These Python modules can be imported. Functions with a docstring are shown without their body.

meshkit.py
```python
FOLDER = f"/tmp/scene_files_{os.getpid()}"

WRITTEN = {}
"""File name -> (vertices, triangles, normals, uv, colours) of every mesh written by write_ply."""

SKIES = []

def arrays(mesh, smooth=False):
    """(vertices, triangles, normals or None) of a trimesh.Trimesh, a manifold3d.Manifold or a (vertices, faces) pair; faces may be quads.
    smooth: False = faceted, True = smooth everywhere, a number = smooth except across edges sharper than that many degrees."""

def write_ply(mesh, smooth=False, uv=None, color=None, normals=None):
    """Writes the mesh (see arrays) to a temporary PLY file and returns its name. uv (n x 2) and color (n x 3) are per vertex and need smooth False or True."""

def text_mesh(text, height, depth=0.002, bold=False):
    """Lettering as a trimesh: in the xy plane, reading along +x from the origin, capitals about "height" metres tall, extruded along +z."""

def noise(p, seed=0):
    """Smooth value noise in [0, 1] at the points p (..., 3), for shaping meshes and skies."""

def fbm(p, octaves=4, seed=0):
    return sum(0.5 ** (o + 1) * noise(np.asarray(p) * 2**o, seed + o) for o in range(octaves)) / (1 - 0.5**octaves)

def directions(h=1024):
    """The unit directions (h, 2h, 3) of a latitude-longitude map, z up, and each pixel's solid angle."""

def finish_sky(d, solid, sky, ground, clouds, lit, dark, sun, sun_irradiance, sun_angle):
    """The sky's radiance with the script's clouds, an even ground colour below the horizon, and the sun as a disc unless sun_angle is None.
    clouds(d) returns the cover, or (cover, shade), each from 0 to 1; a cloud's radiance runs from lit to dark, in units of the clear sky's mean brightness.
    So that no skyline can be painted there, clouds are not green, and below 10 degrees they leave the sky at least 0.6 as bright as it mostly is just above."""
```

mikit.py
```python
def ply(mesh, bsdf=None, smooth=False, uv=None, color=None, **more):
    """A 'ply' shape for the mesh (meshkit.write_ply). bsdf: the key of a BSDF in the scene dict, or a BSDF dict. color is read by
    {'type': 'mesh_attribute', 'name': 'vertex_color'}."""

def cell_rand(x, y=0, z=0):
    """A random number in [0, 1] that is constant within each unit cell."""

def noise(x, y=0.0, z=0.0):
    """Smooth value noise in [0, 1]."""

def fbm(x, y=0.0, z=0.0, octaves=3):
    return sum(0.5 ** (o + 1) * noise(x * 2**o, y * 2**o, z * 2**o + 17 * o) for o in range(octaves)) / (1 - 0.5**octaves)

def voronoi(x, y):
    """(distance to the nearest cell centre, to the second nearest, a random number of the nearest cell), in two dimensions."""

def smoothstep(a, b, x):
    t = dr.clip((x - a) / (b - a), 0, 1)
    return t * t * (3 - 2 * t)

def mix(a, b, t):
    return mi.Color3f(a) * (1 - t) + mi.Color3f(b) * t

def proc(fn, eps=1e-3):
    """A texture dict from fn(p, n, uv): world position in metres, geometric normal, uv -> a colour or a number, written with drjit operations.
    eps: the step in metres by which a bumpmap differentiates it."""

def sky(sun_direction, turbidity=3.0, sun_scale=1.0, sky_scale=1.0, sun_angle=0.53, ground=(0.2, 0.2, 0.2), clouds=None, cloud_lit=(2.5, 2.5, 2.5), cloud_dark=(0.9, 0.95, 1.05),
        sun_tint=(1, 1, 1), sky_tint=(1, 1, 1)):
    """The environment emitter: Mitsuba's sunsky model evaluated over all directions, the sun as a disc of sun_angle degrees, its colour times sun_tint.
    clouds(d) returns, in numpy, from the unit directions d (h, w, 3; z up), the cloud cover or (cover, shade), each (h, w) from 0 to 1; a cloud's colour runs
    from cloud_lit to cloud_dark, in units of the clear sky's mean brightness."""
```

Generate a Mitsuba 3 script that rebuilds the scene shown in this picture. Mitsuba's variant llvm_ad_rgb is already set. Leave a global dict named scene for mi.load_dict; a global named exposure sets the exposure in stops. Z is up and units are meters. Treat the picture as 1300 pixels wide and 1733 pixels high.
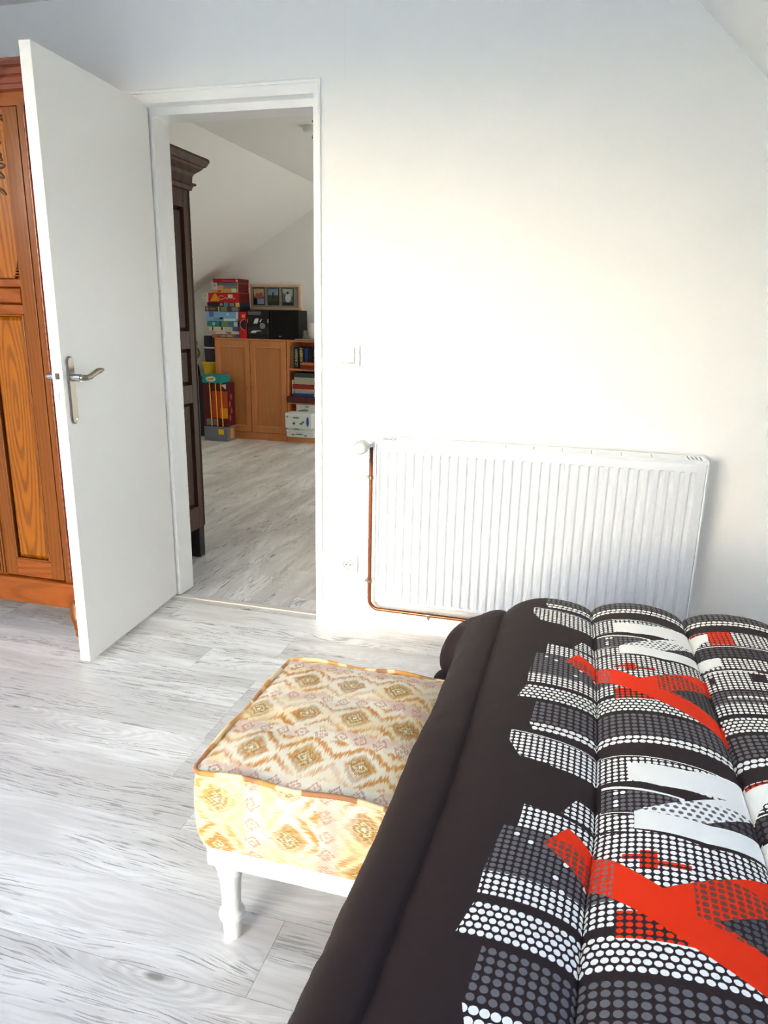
import math, random
import numpy as np, trimesh, manifold3d as m3, mitsuba as mi, drjit as dr
import mikit, meshkit
from mikit import ply, proc, noise, fbm, voronoi, cell_rand, smoothstep, mix
from shapely.geometry import Polygon, box as sbox

T = mi.ScalarTransform4f
rng = random.Random(7)
scene, labels = {}, {}

# ------------------------------------------------------------------ camera, light, exposure
exposure = 0.08
SUN_SCALE, SKY_SCALE = 0.35, 46.5
CAM = np.array([1.0291, -2.7196, 1.2808]); YAW, PITCH, ROLL, FPX = -0.2671, -0.2659, 0.0195, 1216.47
fw = np.array([math.sin(YAW) * math.cos(PITCH), math.cos(YAW) * math.cos(PITCH), math.sin(PITCH)])
rt = np.array([math.cos(YAW), -math.sin(YAW), 0.0]); up = np.cross(rt, fw)
upr = -math.sin(ROLL) * rt + math.cos(ROLL) * up
scene['camera'] = dict(type='perspective', fov_axis='x', fov=math.degrees(2 * math.atan(650 / FPX)), near_clip=0.02, far_clip=100.0,
                       to_world=T().look_at(origin=CAM.tolist(), target=(CAM + fw).tolist(), up=upr.tolist()))
SUN_AZ, SUN_EL = 0.16, 11.0      # a low hazy sun behind the camera, a little to the left
_h = math.cos(math.radians(SUN_EL)) / math.hypot(1, SUN_AZ)
scene['sky'] = mikit.sky((-SUN_AZ * _h, -_h, math.sin(math.radians(SUN_EL))), turbidity=4.0, sun_scale=SUN_SCALE, sky_scale=SKY_SCALE, sun_angle=30.0, sun_tint=(0.60, 1.22, 5.2), sky_tint=(0.92, 1.045, 1.51), ground=(1.0, 0.85, 0.57))
L_HALL = (3.0, 3.06, 2.98)        # daylight in the window of the next room


# ------------------------------------------------------------------ materials
def lin(r, g, b):
    f = lambda c: c / 12.92 if c <= 0.04045 else ((c + 0.055) / 1.055) ** 2.4
    return [f(v / 255) for v in (r, g, b)]


def rgb(c):
    return {'type': 'rgb', 'value': [float(v) for v in c]}


def mat(key, tex, rough=0.5, metallic=0.0, spec=0.5, bump=None, **kw):
    b = dict(type='principled', base_color=tex if isinstance(tex, dict) else rgb(tex), roughness=rough, metallic=metallic, specular=spec, **kw)
    if bump:
        b = dict(type='bumpmap', bsdf=b, arbitrary=bump[0], scale=bump[1])
    scene[key] = dict(type='twosided', bsdf=b)
    return key


def col(r, g, b, rough=0.6, spec=0.4):
    key = 'paint_%02x%02x%02x_%d' % (r, g, b, round(rough * 100))
    if key not in scene:
        mat(key, lin(r, g, b), rough, spec=spec)
    return key


def wall_tone(p, n, uv):
    c = mix(lin(241, 240, 236), lin(238, 237, 232), fbm(p.x * 3, p.y * 3, p.z * 3))
    joint = dr.exp(-dr.square((p.x - 0.108) / 0.0012)) * smoothstep(2.0, 2.1, p.z) * dr.select(dr.abs(p.y) < 0.01, 1.0, 0.0)
    return c * (1 - 0.05 * joint)


scene['wall_paint'] = dict(type='twosided', bsdf=dict(type='diffuse', reflectance=proc(wall_tone)))
scene['ceiling_paint'] = dict(type='twosided', bsdf=dict(type='diffuse', reflectance=rgb(lin(236, 235, 230))))
mat('white_gloss', lin(240, 239, 235), 0.35)
mat('door_paint', lin(235, 233, 226), 0.42)
mat('enamel', lin(228, 229, 229), 0.30)
mat('plastic_white', lin(226, 226, 223), 0.35)
mat('dark_gap', lin(30, 30, 30), 0.8)
mat('nickel', lin(146, 140, 128), 0.30, metallic=1.0)
mat('chrome', lin(215, 215, 218), 0.10, metallic=1.0)


def copper_tone(p, n, uv):
    c = mix(lin(168, 102, 68), lin(132, 76, 52), fbm(p.x * 30, p.y * 30, p.z * 25))
    return mix(c, lin(70, 45, 38), smoothstep(0.68, 0.745, p.z))


mat('copper', proc(copper_tone), 0.28, metallic=0.9)

PW, PL = 0.192, 1.286


def floor_tone(p, n, uv):
    hall = p.y > 0.055
    c = dr.select(hall, p.x, p.y) ; l = dr.select(hall, p.y, p.x)
    row = dr.floor(c / PW + 40)
    sh = cell_rand(row, 3, dr.select(hall, mi.Float(1), mi.Float(0))) * PL
    idx = dr.floor((l + sh) / PL + 40)
    k = cell_rand(row, idx, 5) * 31 + cell_rand(idx, row, 9) * 17
    ll, cc = l + k * 2.3, c + k * 1.7
    wob = fbm(ll * 3.0, cc * 7, 1.0) - 0.5
    cw = cc + wob * 0.05
    f1, f2, cr = voronoi(ll * 1.25, cc * 4.6)
    bend = smoothstep(0.40, 0.05, f1) * smoothstep(0.35, 0.45, cr)
    fibre = fbm(ll * 9, cw * 150 + bend * 9, 2.0, octaves=4)
    pore = smoothstep(0.56, 0.74, fbm(ll * 16, cw * 330 + bend * 14, 7.0)) * smoothstep(0.35, 0.65, fbm(ll * 2.5, cc * 14, 11.0))
    broad = smoothstep(0.36, 0.68, fbm(ll * 1.7, cw * 9, 4.0))
    wash = smoothstep(0.45, 0.75, fbm(ll * 0.9, cc * 3.5, 14.0))
    ring = 0.5 + 0.5 * dr.sin((f1 + 0.10 * fbm(ll * 6, cc * 14, 3.0)) * 120.0)
    knot = smoothstep(0.060, 0.012, f1 + 0.05 * (fbm(ll * 26, cc * 60, 6.0) - 0.3)) * smoothstep(0.55, 0.58, cr)
    base = mix(lin(247, 246, 241), lin(232, 230, 225), smoothstep(0.3, 0.7, fibre))
    base = mix(base, lin(200, 197, 192), 0.62 * broad)
    base = mix(base, lin(198, 192, 186), 0.30 * wash)
    base = mix(base, lin(146, 143, 139), 0.80 * pore)
    base = mix(base, lin(150, 146, 142), bend * ring * 0.26)
    base = mix(base, lin(112, 107, 103), knot * 0.75)
    return base * (0.95 + 0.05 * cell_rand(row, idx, 2))


mat('floor_laminate', proc(floor_tone), 0.38, spec=0.35)


def oak(dark, mid, light, scale=1.0, along='z', rings=1.0):
    def fn(p, n, uv):
        l = p.z if along == 'z' else p.x
        a = (p.x if along == 'z' else p.z) + 0.35 * p.y + 0.1535
        blk = dr.floor(a / 0.30 + 20)
        a0 = a - (blk - 20 + 0.5) * 0.30 + 0.018 * (fbm(l * 2.2, a * 3, 7.0) - 0.5)
        d = dr.sqrt(dr.square(a0 * 11) + dr.square((l - 0.95) * 1.1 + 0.5 * (fbm(l * 1.6, a * 5, 1.0) - 0.5)) + 0.01)
        ring = 0.5 + 0.5 * dr.sin(d * 46 * scale + 2.5 * fbm(l * 3, a * 25, 5.0))
        pore = fbm(l * 18 * scale, a * 420 * scale, p.y * 200, octaves=3)
        t = 0.55 * rings * smoothstep(0.25, 0.95, ring) + 0.30 * smoothstep(0.3, 0.7, pore)
        c = mix(light, mid, t)
        c = mix(c, dark, (0.30 * smoothstep(0.55, 0.75, pore) + 0.25) * smoothstep(0.55, 0.95, ring) * rings)
        return c * (0.85 + 0.3 * fbm(l * 1.5, a * 5, 8.0))
    return proc(fn)


mat('oak_honey', oak(lin(78, 36, 3), lin(116, 60, 3), lin(146, 82, 7)), 0.30, spec=0.32, clearcoat=0.18, clearcoat_gloss=0.9)
mat('oak_frame', oak(lin(60, 28, 4), lin(96, 49, 6), lin(118, 63, 9), 0.8, 'z', 0.45), 0.30, spec=0.32, clearcoat=0.18, clearcoat_gloss=0.9)
mat('oak_rail', oak(lin(72, 32, 8), lin(112, 54, 13), lin(134, 68, 18), 0.8, 'x', 0.6), 0.30, spec=0.32, clearcoat=0.18, clearcoat_gloss=0.9)
mat('oak_cornice', oak(lin(66, 30, 18), lin(106, 52, 31), lin(130, 66, 40), 0.8, 'x'), 0.25, clearcoat=0.4)
mat('oak_carving', lin(84, 52, 26), 0.35)
mat('walnut_dark', oak(lin(34, 21, 14), lin(54, 35, 25), lin(72, 47, 34), 0.8, 'z', 0.5), 0.45, spec=0.22)
mat('walnut_panel', oak(lin(30, 19, 13), lin(46, 31, 23), lin(60, 41, 30), 0.8, 'z', 0.5), 0.5, spec=0.22)
mat('beech', oak(lin(184, 112, 60), lin(196, 122, 68), lin(206, 132, 76), 0.35, 'z', 0.3), 0.45)
mat('beech_panel', oak(lin(172, 102, 52), lin(186, 114, 60), lin(198, 126, 70), 0.35, 'z', 0.3), 0.45)
mat('beech_light', lin(222, 156, 100), 0.4)
mat('pale_wood', oak(lin(180, 140, 110), lin(205, 168, 138), lin(222, 190, 160), 0.5, 'x', 0.3), 0.5)

# ---- quilt print: s across the bed, t along it (metres), repeating every REP along the bed
REP = 0.584
DARK, WHITE, GREY, RED = lin(46, 35, 35), lin(253, 247, 232), lin(108, 104, 104), lin(240, 50, 14)


def poly(s, t, pts):
    inside = s != s
    for (x1, y1), (x2, y2) in zip(pts, pts[1:] + pts[:1]):
        if abs(y2 - y1) < 1e-9:
            continue
        hit = ((y1 > t) != (y2 > t)) & (s < (x2 - x1) * (t - y1) / (y2 - y1) + x1)
        inside = inside ^ hit
    return inside


def dots(s, t, ps, pt, r, stagger=0.0, s0=0.0, t0=0.0):
    row = dr.floor((t - t0) / pt)
    ss = (s - s0 - row * stagger) / ps
    ds = (ss - dr.floor(ss) - 0.5) * ps
    dt = (t - t0 - (row + 0.5) * pt)
    return dr.square(ds / r) + dr.square(dt / r) < 1.0


def print_tone(p, n, uv):
    s, t0 = uv.x, uv.y
    t = t0 - REP * dr.floor((t0 + 2.167) / REP)            # base period [-2.167, -1.583)
    fine = dots(s, t, 0.0101, 0.0101, 0.0040)
    stag = dots(s, t, 0.0104, 0.0107, 0.0043, 0.0052, 0, -2.034)
    large = dots(s, t, 0.0123, 0.0125, 0.0048, 0.0, 0.003, -2.1185)
    huge = dots(s, t, 0.0119, 0.0135, 0.0055, 0.003, 0.003, -2.147)
    c = mi.Color3f(DARK)

    def lay(region, on, colour):
        nonlocal c
        c = dr.select(region & on, mi.Color3f(colour), c)

    yes = s == s
    M, R = (s > 0.012) & (s < 0.2435), s >= 0.2435
    sk = 0.020 * dr.clip((s - 0.02) / 0.1, 0, 1) * dr.clip((0.27 - s) / 0.1, 0, 1)   # the printed rows sag a little
    tm = t + sk
    slant = lambda top, bot, ttop, tbot: s > bot + (top - bot) * (t - tbot) / (ttop - tbot)
    # bands across the whole quilt
    lay((t > -2.034) & (t < -1.981) & slant(-0.136, -0.149, -1.981, -2.034), stag, WHITE)
    lay((t > -2.1185) & (t < -2.0435) & slant(-0.114, -0.119, -2.0435, -2.1185), large, GREY)
    lay((t > -2.147) & (t < -2.120) & slant(-0.121, -0.112, -2.120, -2.147), huge, WHITE)
    lay((t > -1.967) & (t < -1.926) & (s > -0.136) & (s < 0.041), fine, WHITE)
    lay((t > -1.926) & (t < -1.828) & slant(-0.126, -0.136, -1.828, -1.926) & (s < 0.038), fine, GREY)
    lay((t > -1.926) & (t < -1.828) & (s > -0.11) & (s < 0.0), fine & (cell_rand(dr.floor(s / 0.0101), dr.floor(t / 0.0101), 4) > 0.93), WHITE)
    lay(poly(s, t, [(-0.106, -1.774), (-0.108, -1.826), (0.013, -1.826), (0.013, -1.790), (-0.05, -1.781)]), fine, WHITE)
    lay(poly(s, t, [(-0.053, -1.772), (-0.033, -1.728), (0.013, -1.738), (0.013, -1.784)]), fine, WHITE)
    tl = -1.5885 - 0.13 * (s + 0.02)
    lay((s < 0.012) & (s > -0.147), dr.abs(t - REP * dr.floor((t - tl) / REP + 0.5) - tl) < 0.0011, WHITE)
    tw = dr.select(t > -1.75, t, t + REP)
    lay(poly(s, tw, [(-0.148, -1.574), (0.013, -1.597), (0.013, -1.668), (-0.064, -1.662), (-0.128, -1.648), (-0.147, -1.606)]), fine, WHITE)
    # middle panel
    tl2 = -1.5975 - 0.10 * (s - 0.013)
    lay(M & (t < -1.594), dr.abs(t - tl2) < 0.0012, WHITE)
    lay(M & (t < tl2 - 0.004) & (t > -1.668 - 0.10 * s), fine, WHITE)
    lay(poly(s, t, [(0.013, -1.679), (0.013, -1.686), (0.13, -1.711), (0.13, -1.707)]), yes, WHITE)
    lay(poly(s, t, [(0.013, -1.690), (0.145, -1.712), (0.062, -1.750), (0.013, -1.741)]), fine, GREY)
    lay(poly(s, t, [(0.013, -1.690), (0.145, -1.712), (0.062, -1.750), (0.013, -1.741)]), fine & (cell_rand(dr.floor(s / 0.0101), dr.floor(t / 0.0101), 8) > 0.90), WHITE)
    lay(poly(s, t, [(0.013, -1.7435), (0.013, -1.7455), (0.062, -1.7555), (0.062, -1.7535)]), yes, WHITE)
    lay(poly(s, t, [(0.013, -1.749), (0.062, -1.760), (0.062, -1.797), (0.013, -1.788)]), fine, WHITE)
    lay(poly(s, t, [(0.062, -1.791), (0.15, -1.808), (0.2435, -1.785), (0.2435, -1.796), (0.15, -1.820), (0.062, -1.803)]), fine, WHITE)
    bar_a = [(0.053, -1.622), (0.055, -1.670), (0.10, -1.683), (0.16, -1.682), (0.193, -1.675), (0.139, -1.707), (0.19, -1.700), (0.2435, -1.686), (0.2435, -1.602), (0.14, -1.629)]
    lay(poly(s, t, bar_a), yes, WHITE)
    tri = [(0.062, -1.748), (0.141, -1.707), (0.2435, -1.686), (0.186, -1.730), (0.149, -1.757)]
    lay(poly(s, t, tri), yes, WHITE)
    lay(poly(s, t, tri), dots(s, t, 0.0116, 0.0112, 0.0036, 0.0058), GREY)
    lay(poly(s, t, [(0.149, -1.758), (0.186, -1.731), (0.2435, -1.689), (0.2435, -1.735)]), yes, DARK)
    lay(poly(s, t, [(0.149, -1.758), (0.186, -1.731), (0.2435, -1.689), (0.2435, -1.735)]), large, lin(78, 74, 75))
    lay(poly(s, t, [(0.060, -1.748), (0.059, -1.788), (0.15, -1.799), (0.2435, -1.779), (0.2435, -1.733), (0.159, -1.756)]), yes, WHITE)
    lay(M & (tm < -1.793) & (tm > -1.905), fine, WHITE)
    lay((s > 0.041) & M & (t < -1.926) & (t > -1.990), fine, WHITE)
    arrow = ((s > 0.045) & (s < 0.066) & (t > -1.852) & (t < -1.842)) | ((s > 0.066) & (s < 0.087) & (t > -1.870) & (t < -1.834)) | ((s > 0.087) & (s < 0.126) & (t > -1.862) & (t < -1.852))
    lay(arrow, fine, RED)
    lay((s > 0.040) & (s < 0.128) & (t > -1.9855) & (t < -1.943), yes, DARK)
    lay((s > 0.040) & (s < 0.128) & (t > -1.9855) & (t < -1.943), fine, RED)
    red_m = [(0.006, -1.838), (0.034, -1.853), (0.092, -1.901), (0.201, -1.838), (0.2435, -1.815), (0.2435, -1.886), (0.205, -1.901), (0.147, -1.936),
             (0.192, -1.964), (0.2435, -2.000), (0.2435, -2.068), (0.181, -2.024), (0.142, -2.000), (0.119, -1.985), (0.070, -1.947), (0.036, -1.922), (0.006, -1.900)]
    lay(poly(s, t, [(0.147, -1.936), (0.205, -1.901), (0.2435, -1.886), (0.2435, -2.0), (0.192, -1.964)]), yes, DARK)
    lay(poly(s, t, [(0.147, -1.936), (0.205, -1.901), (0.2435, -1.886), (0.2435, -2.0), (0.192, -1.964)]), fine, lin(84, 80, 80))
    lay(poly(s, t, red_m), yes, RED)
    lay(poly(s, t, [(0.126, -1.846), (0.150, -1.852), (0.2435, -1.876), (0.2435, -1.886), (0.205, -1.901), (0.147, -1.936), (0.192, -1.964), (0.17, -1.958), (0.126, -1.936)]) & poly(s, t, red_m), fine, lin(122, 62, 50))
    lay(poly(s, t, red_m) & (s < 0.036), fine, lin(160, 92, 84))
    red_l = [(-0.041, -1.799), (-0.070, -1.847), (0.006, -1.899), (0.006, -1.830)]
    lay(poly(s, t, red_l), yes, RED)
    lay(poly(s, t, [(-0.060, -1.832), (-0.070, -1.847), (0.006, -1.899), (0.006, -1.858), (-0.03, -1.832)]), fine, lin(118, 70, 62))
    # right-hand panel and beyond
    t2 = t
    lay(R & (t2 > -1.967) & (t2 < -1.926), fine, WHITE)
    lay(R & (t2 > -1.926) & (t2 < -1.882), fine, GREY)
    lay(R & (t2 > -1.912) & (t2 < -1.900) & (cell_rand(dr.floor(s / 0.0303), 3, 2) > 0.6), fine, WHITE)
    lay(R & (t2 > -1.874) & (t2 < -1.800), fine, WHITE)
    lay(R & (s > 0.253) & (s < 0.262) & (t2 > -1.845) & (t2 < -1.818), yes, DARK)
    lay(R & (s > 0.335) & (s < 0.365) & (t2 > -1.842) & (t2 < -1.806), yes, DARK)
    lay(R & (s < 0.352), dr.abs(t2 + 1.797) < 0.0022, WHITE)
    lay(R & (t2 > -1.790) & (t2 < -1.737), fine, WHITE)
    lay(poly(s, t, [(0.2435, -1.785), (0.2435, -1.737), (0.289, -1.735), (0.288, -1.772)]), yes, WHITE)
    lay(R & (t2 > -1.733) & (t2 < -1.684), large, lin(84, 80, 81))
    lay(R, dr.abs(t2 + 1.679) < 0.0018, WHITE)
    lay(R & (t2 > -1.672) & (t2 < -1.600), fine, WHITE)
    lay(R & (s > 0.283) & (s < 0.334) & (t2 > -1.670) & (t2 < -1.600), yes, DARK)
    lay(R & (s > 0.283) & (s < 0.334) & (t2 > -1.670) & (t2 < -1.600), dots(s, t, 0.0101, 0.0101, 0.0047), RED)
    lay(R & (s < 0.30) & (t2 > -1.613) & (t2 < -1.602), fine, RED)
    lay(poly(s, t, [(0.2435, -1.684), (0.2435, -1.613), (0.284, -1.608), (0.281, -1.645), (0.262, -1.658)]), yes, WHITE)
    return c


mat('quilt_print', proc(print_tone), 0.66, spec=0.15, sheen=0.10)


# ---- ikat cloth of the stool: a runs along the woven bands, b across them
def ikat(a, b):
    st = noise(a * 900, b * 9, 1.0) - 0.5                     # dyed yarns slip along b
    b = b + st * 0.012 + (noise(a * 210, 7.0, 2.0) - 0.5) * 0.006 + (fbm(a * 14, b * 14, 3.0) - 0.5) * 0.012
    a = a + (fbm(a * 16, b * 16, 8.0) - 0.5) * 0.010
    bb = b / 0.150; band = bb - dr.floor(bb)
    cream, butter, mustard, ochre, olive, pink, rose = lin(234, 222, 196), lin(232, 208, 160), lin(200, 142, 70), lin(182, 116, 48), lin(150, 118, 62), lin(220, 192, 170), lin(186, 138, 114)
    ap = a / 0.112 + 0.5 * (dr.floor(bb) - 2 * dr.floor(dr.floor(bb) / 2)); u = dr.abs(ap - dr.floor(ap) - 0.5) * 2
    v = dr.abs(band - 0.60) / 0.36
    d = u * 1.0 + v * 0.95
    tone = fbm(a * 9, b * 16, 2.0)
    c = mix(cream, butter, smoothstep(0.35, 0.65, tone))
    zz = (v * 1.0 + u * 0.9) * 1.45; z = zz - dr.floor(zz)
    feather = noise(a * 420, b * 26, 6.0)
    c = mix(c, mustard, smoothstep(0.30, 0.62, z + 0.30 * (feather - 0.5)) * smoothstep(1.02, 0.78, z) * (0.35 + 0.65 * smoothstep(0.35, 0.65, noise(a * 17, b * 17, 9.0))))
    c = mix(c, ochre, smoothstep(0.55, 0.75, z + 0.35 * (feather - 0.5)) * smoothstep(0.98, 0.80, z) * 0.75 * smoothstep(0.40, 0.65, noise(a * 13, b * 13, 5.0)))
    c = mix(c, cream, smoothstep(0.55, 0.8, noise(a * 380, b * 20, 12.0)) * 0.35)
    c = mix(c, olive, smoothstep(0.46, 0.40, d) * 0.85)
    c = mix(c, butter, smoothstep(0.33, 0.29, d) * 0.8)
    c = mix(c, olive, smoothstep(0.23, 0.20, d) * 0.8)
    c = mix(c, cream, smoothstep(0.12, 0.09, d))
    c = mix(c, olive, smoothstep(0.52, 0.6, d) * smoothstep(0.84, 0.7, d) * smoothstep(0.1, 0.0, u - 0.45) * 0.45)
    w = dr.abs(band - 0.10) / 0.15
    ch = a / 0.042; q = dr.abs(ch - dr.floor(ch) - 0.5) * 2
    e = q * 0.8 + w * 0.8
    chain = mix(pink, cream, smoothstep(0.35, 0.65, noise(a * 20, b * 20, 4.0)))
    chain = mix(chain, rose, smoothstep(0.36, 0.44, e) * smoothstep(0.66, 0.58, e) * 0.8)
    chain = mix(chain, mix(rose, mustard, 0.4), smoothstep(0.2, 0.16, e) * 0.7)
    return mix(c, chain, smoothstep(1.05, 0.85, w))


def ikat_top(p, n, uv):
    return ikat(uv.x, uv.y)


mat('ikat_cloth', proc(ikat_top), 0.85, spec=0.15)
mat('ikat_piping', proc(lambda p, n, uv: mix(mix(lin(206, 150, 84), lin(238, 214, 166), smoothstep(0.4, 0.6, noise(p.x * 40, p.y * 40, 1.0))), lin(172, 122, 84), smoothstep(0.66, 0.74, noise(p.x * 25, p.y * 25, 6.0)))), 0.85, spec=0.15)


# ------------------------------------------------------------------ mesh helpers
def bx(x0, x1, y0, y1, z0, z1):
    m = trimesh.creation.box((x1 - x0, y1 - y0, z1 - z0)); m.apply_translation(((x0 + x1) / 2, (y0 + y1) / 2, (z0 + z1) / 2)); return m


def rbox(x0, x1, y0, y1, z0, z1, r=0.004, seg=8):
    """a box with rounded edges (hull of eight balls)"""
    r = min(r, (x1 - x0) / 2.01, (y1 - y0) / 2.01, (z1 - z0) / 2.01)
    s = m3.Manifold.sphere(r, seg)
    parts = [s.translate((x, y, z)) for x in (x0 + r, x1 - r) for y in (y0 + r, y1 - r) for z in (z0 + r, z1 - r)]
    return tm(m3.Manifold.batch_hull(parts))


def tm(m):
    g = m.to_mesh(); return trimesh.Trimesh(np.array(g.vert_properties[:, :3]), np.array(g.tri_verts), process=False)


def cat(*ms):
    return trimesh.util.concatenate(ms)


def cyl(p, q, r, seg=24, r2=None):
    p, q = np.array(p, float), np.array(q, float)
    m = m3.Manifold.cylinder(float(np.linalg.norm(q - p)), r, r if r2 is None else r2, seg)
    t = tm(m); t.apply_transform(trimesh.geometry.align_vectors([0, 0, 1], (q - p) / np.linalg.norm(q - p))); t.apply_translation(p); return t


def lathe(profile, seg=32, at=(0, 0, 0), axis=None):
    m = trimesh.creation.revolve(np.array(profile, float), sections=seg)
    if axis is not None:
        m.apply_transform(trimesh.geometry.align_vectors([0, 0, 1], axis))
    m.apply_translation(at); return m


def tube(points, r, seg=14):
    """a pipe along a polyline, rounded by its own points"""
    p = np.array(points, float); t = np.gradient(p, axis=0); t /= np.linalg.norm(t, axis=1, keepdims=True)
    ref = np.array([0.31, 0.17, 0.93]); ref = ref if abs(t[0] @ ref) < 0.95 else np.array([1.0, 0, 0])
    a = np.cross(t[0], ref); a /= np.linalg.norm(a); A = []
    for k in t:
        a = a - k * (a @ k); a /= np.linalg.norm(a); A.append(a)
    A = np.array(A); B = np.cross(t, A); ang = np.arange(seg) * 2 * np.pi / seg
    rr = np.broadcast_to(r, (len(p),))[:, None, None]
    v = (p[:, None] + rr * (np.cos(ang)[None, :, None] * A[:, None] + np.sin(ang)[None, :, None] * B[:, None])).reshape(-1, 3)
    f = []
    for i in range(len(p) - 1):
        for j in range(seg):
            q0, q1 = i * seg + j, i * seg + (j + 1) % seg
            f += [[q0, q1, q1 + seg], [q0, q1 + seg, q0 + seg]]
    c0, c1 = len(v), len(v) + 1; v = np.vstack([v, p[:1], p[-1:]]); n = (len(p) - 1) * seg
    for j in range(seg):
        f += [[c0, (j + 1) % seg, j], [c1, n + j, n + (j + 1) % seg]]
    m = trimesh.Trimesh(v, f, process=False)
    return m


def arc(c, r, a0, a1, n, u, v):
    c, u, v = np.array(c, float), np.array(u, float), np.array(v, float)
    return [(c + r * (math.cos(a) * u + math.sin(a) * v)).tolist() for a in np.linspace(math.radians(a0), math.radians(a1), n)]


def cornice(x0, x1, y0, y1, prof, back_y=None):
    """mitred moulding: rectangles that grow by an overhang; prof = [(z, overhang)]; the wall side back_y does not grow"""
    v, f = [], []
    for z, o in prof:
        a, b = y0 - o, y1 + o
        if back_y == 1: b = y1
        if back_y == 0: a = y0
        v += [[x0 - o, a, z], [x1 + o, a, z], [x1 + o, b, z], [x0 - o, b, z]]
    for i in range(len(prof) - 1):
        for j in range(4):
            q0, q1 = 4 * i + j, 4 * i + (j + 1) % 4
            f += [[q0, q1, q1 + 4], [q0, q1 + 4, q0 + 4]]
    n = 4 * (len(prof) - 1); f += [[0, 2, 1], [0, 3, 2], [n, n + 1, n + 2], [n, n + 2, n + 3]]
    return trimesh.Trimesh(v, f, process=False)


def panel(w, h, bev, depth, rise=0.0):
    """raised-and-fielded panel in the xz plane, front towards -y at y = 0: bevel from -depth at the rim up to `rise` proud in the field"""
    xs = [-w / 2, w / 2, -w / 2 + bev, w / 2 - bev]; zs = [-h / 2, h / 2, -h / 2 + bev, h / 2 - bev]
    v = [[xs[0], depth, zs[0]], [xs[1], depth, zs[0]], [xs[1], depth, zs[1]], [xs[0], depth, zs[1]],
         [xs[2], -rise, zs[2]], [xs[3], -rise, zs[2]], [xs[3], -rise, zs[3]], [xs[2], -rise, zs[3]]]
    v += [[a, depth + 0.01, c] for a, b, c in v[:4]]
    f = [[4, 5, 6], [4, 6, 7]]
    for j in range(4):
        k = (j + 1) % 4
        f += [[j, k, 4 + k], [j, 4 + k, 4 + j], [8 + j, 8 + k, k], [8 + j, k, j]]
    f += [[8, 10, 9], [8, 11, 10]]
    return trimesh.Trimesh(v, f, process=False)


cat_ = cat


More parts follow.
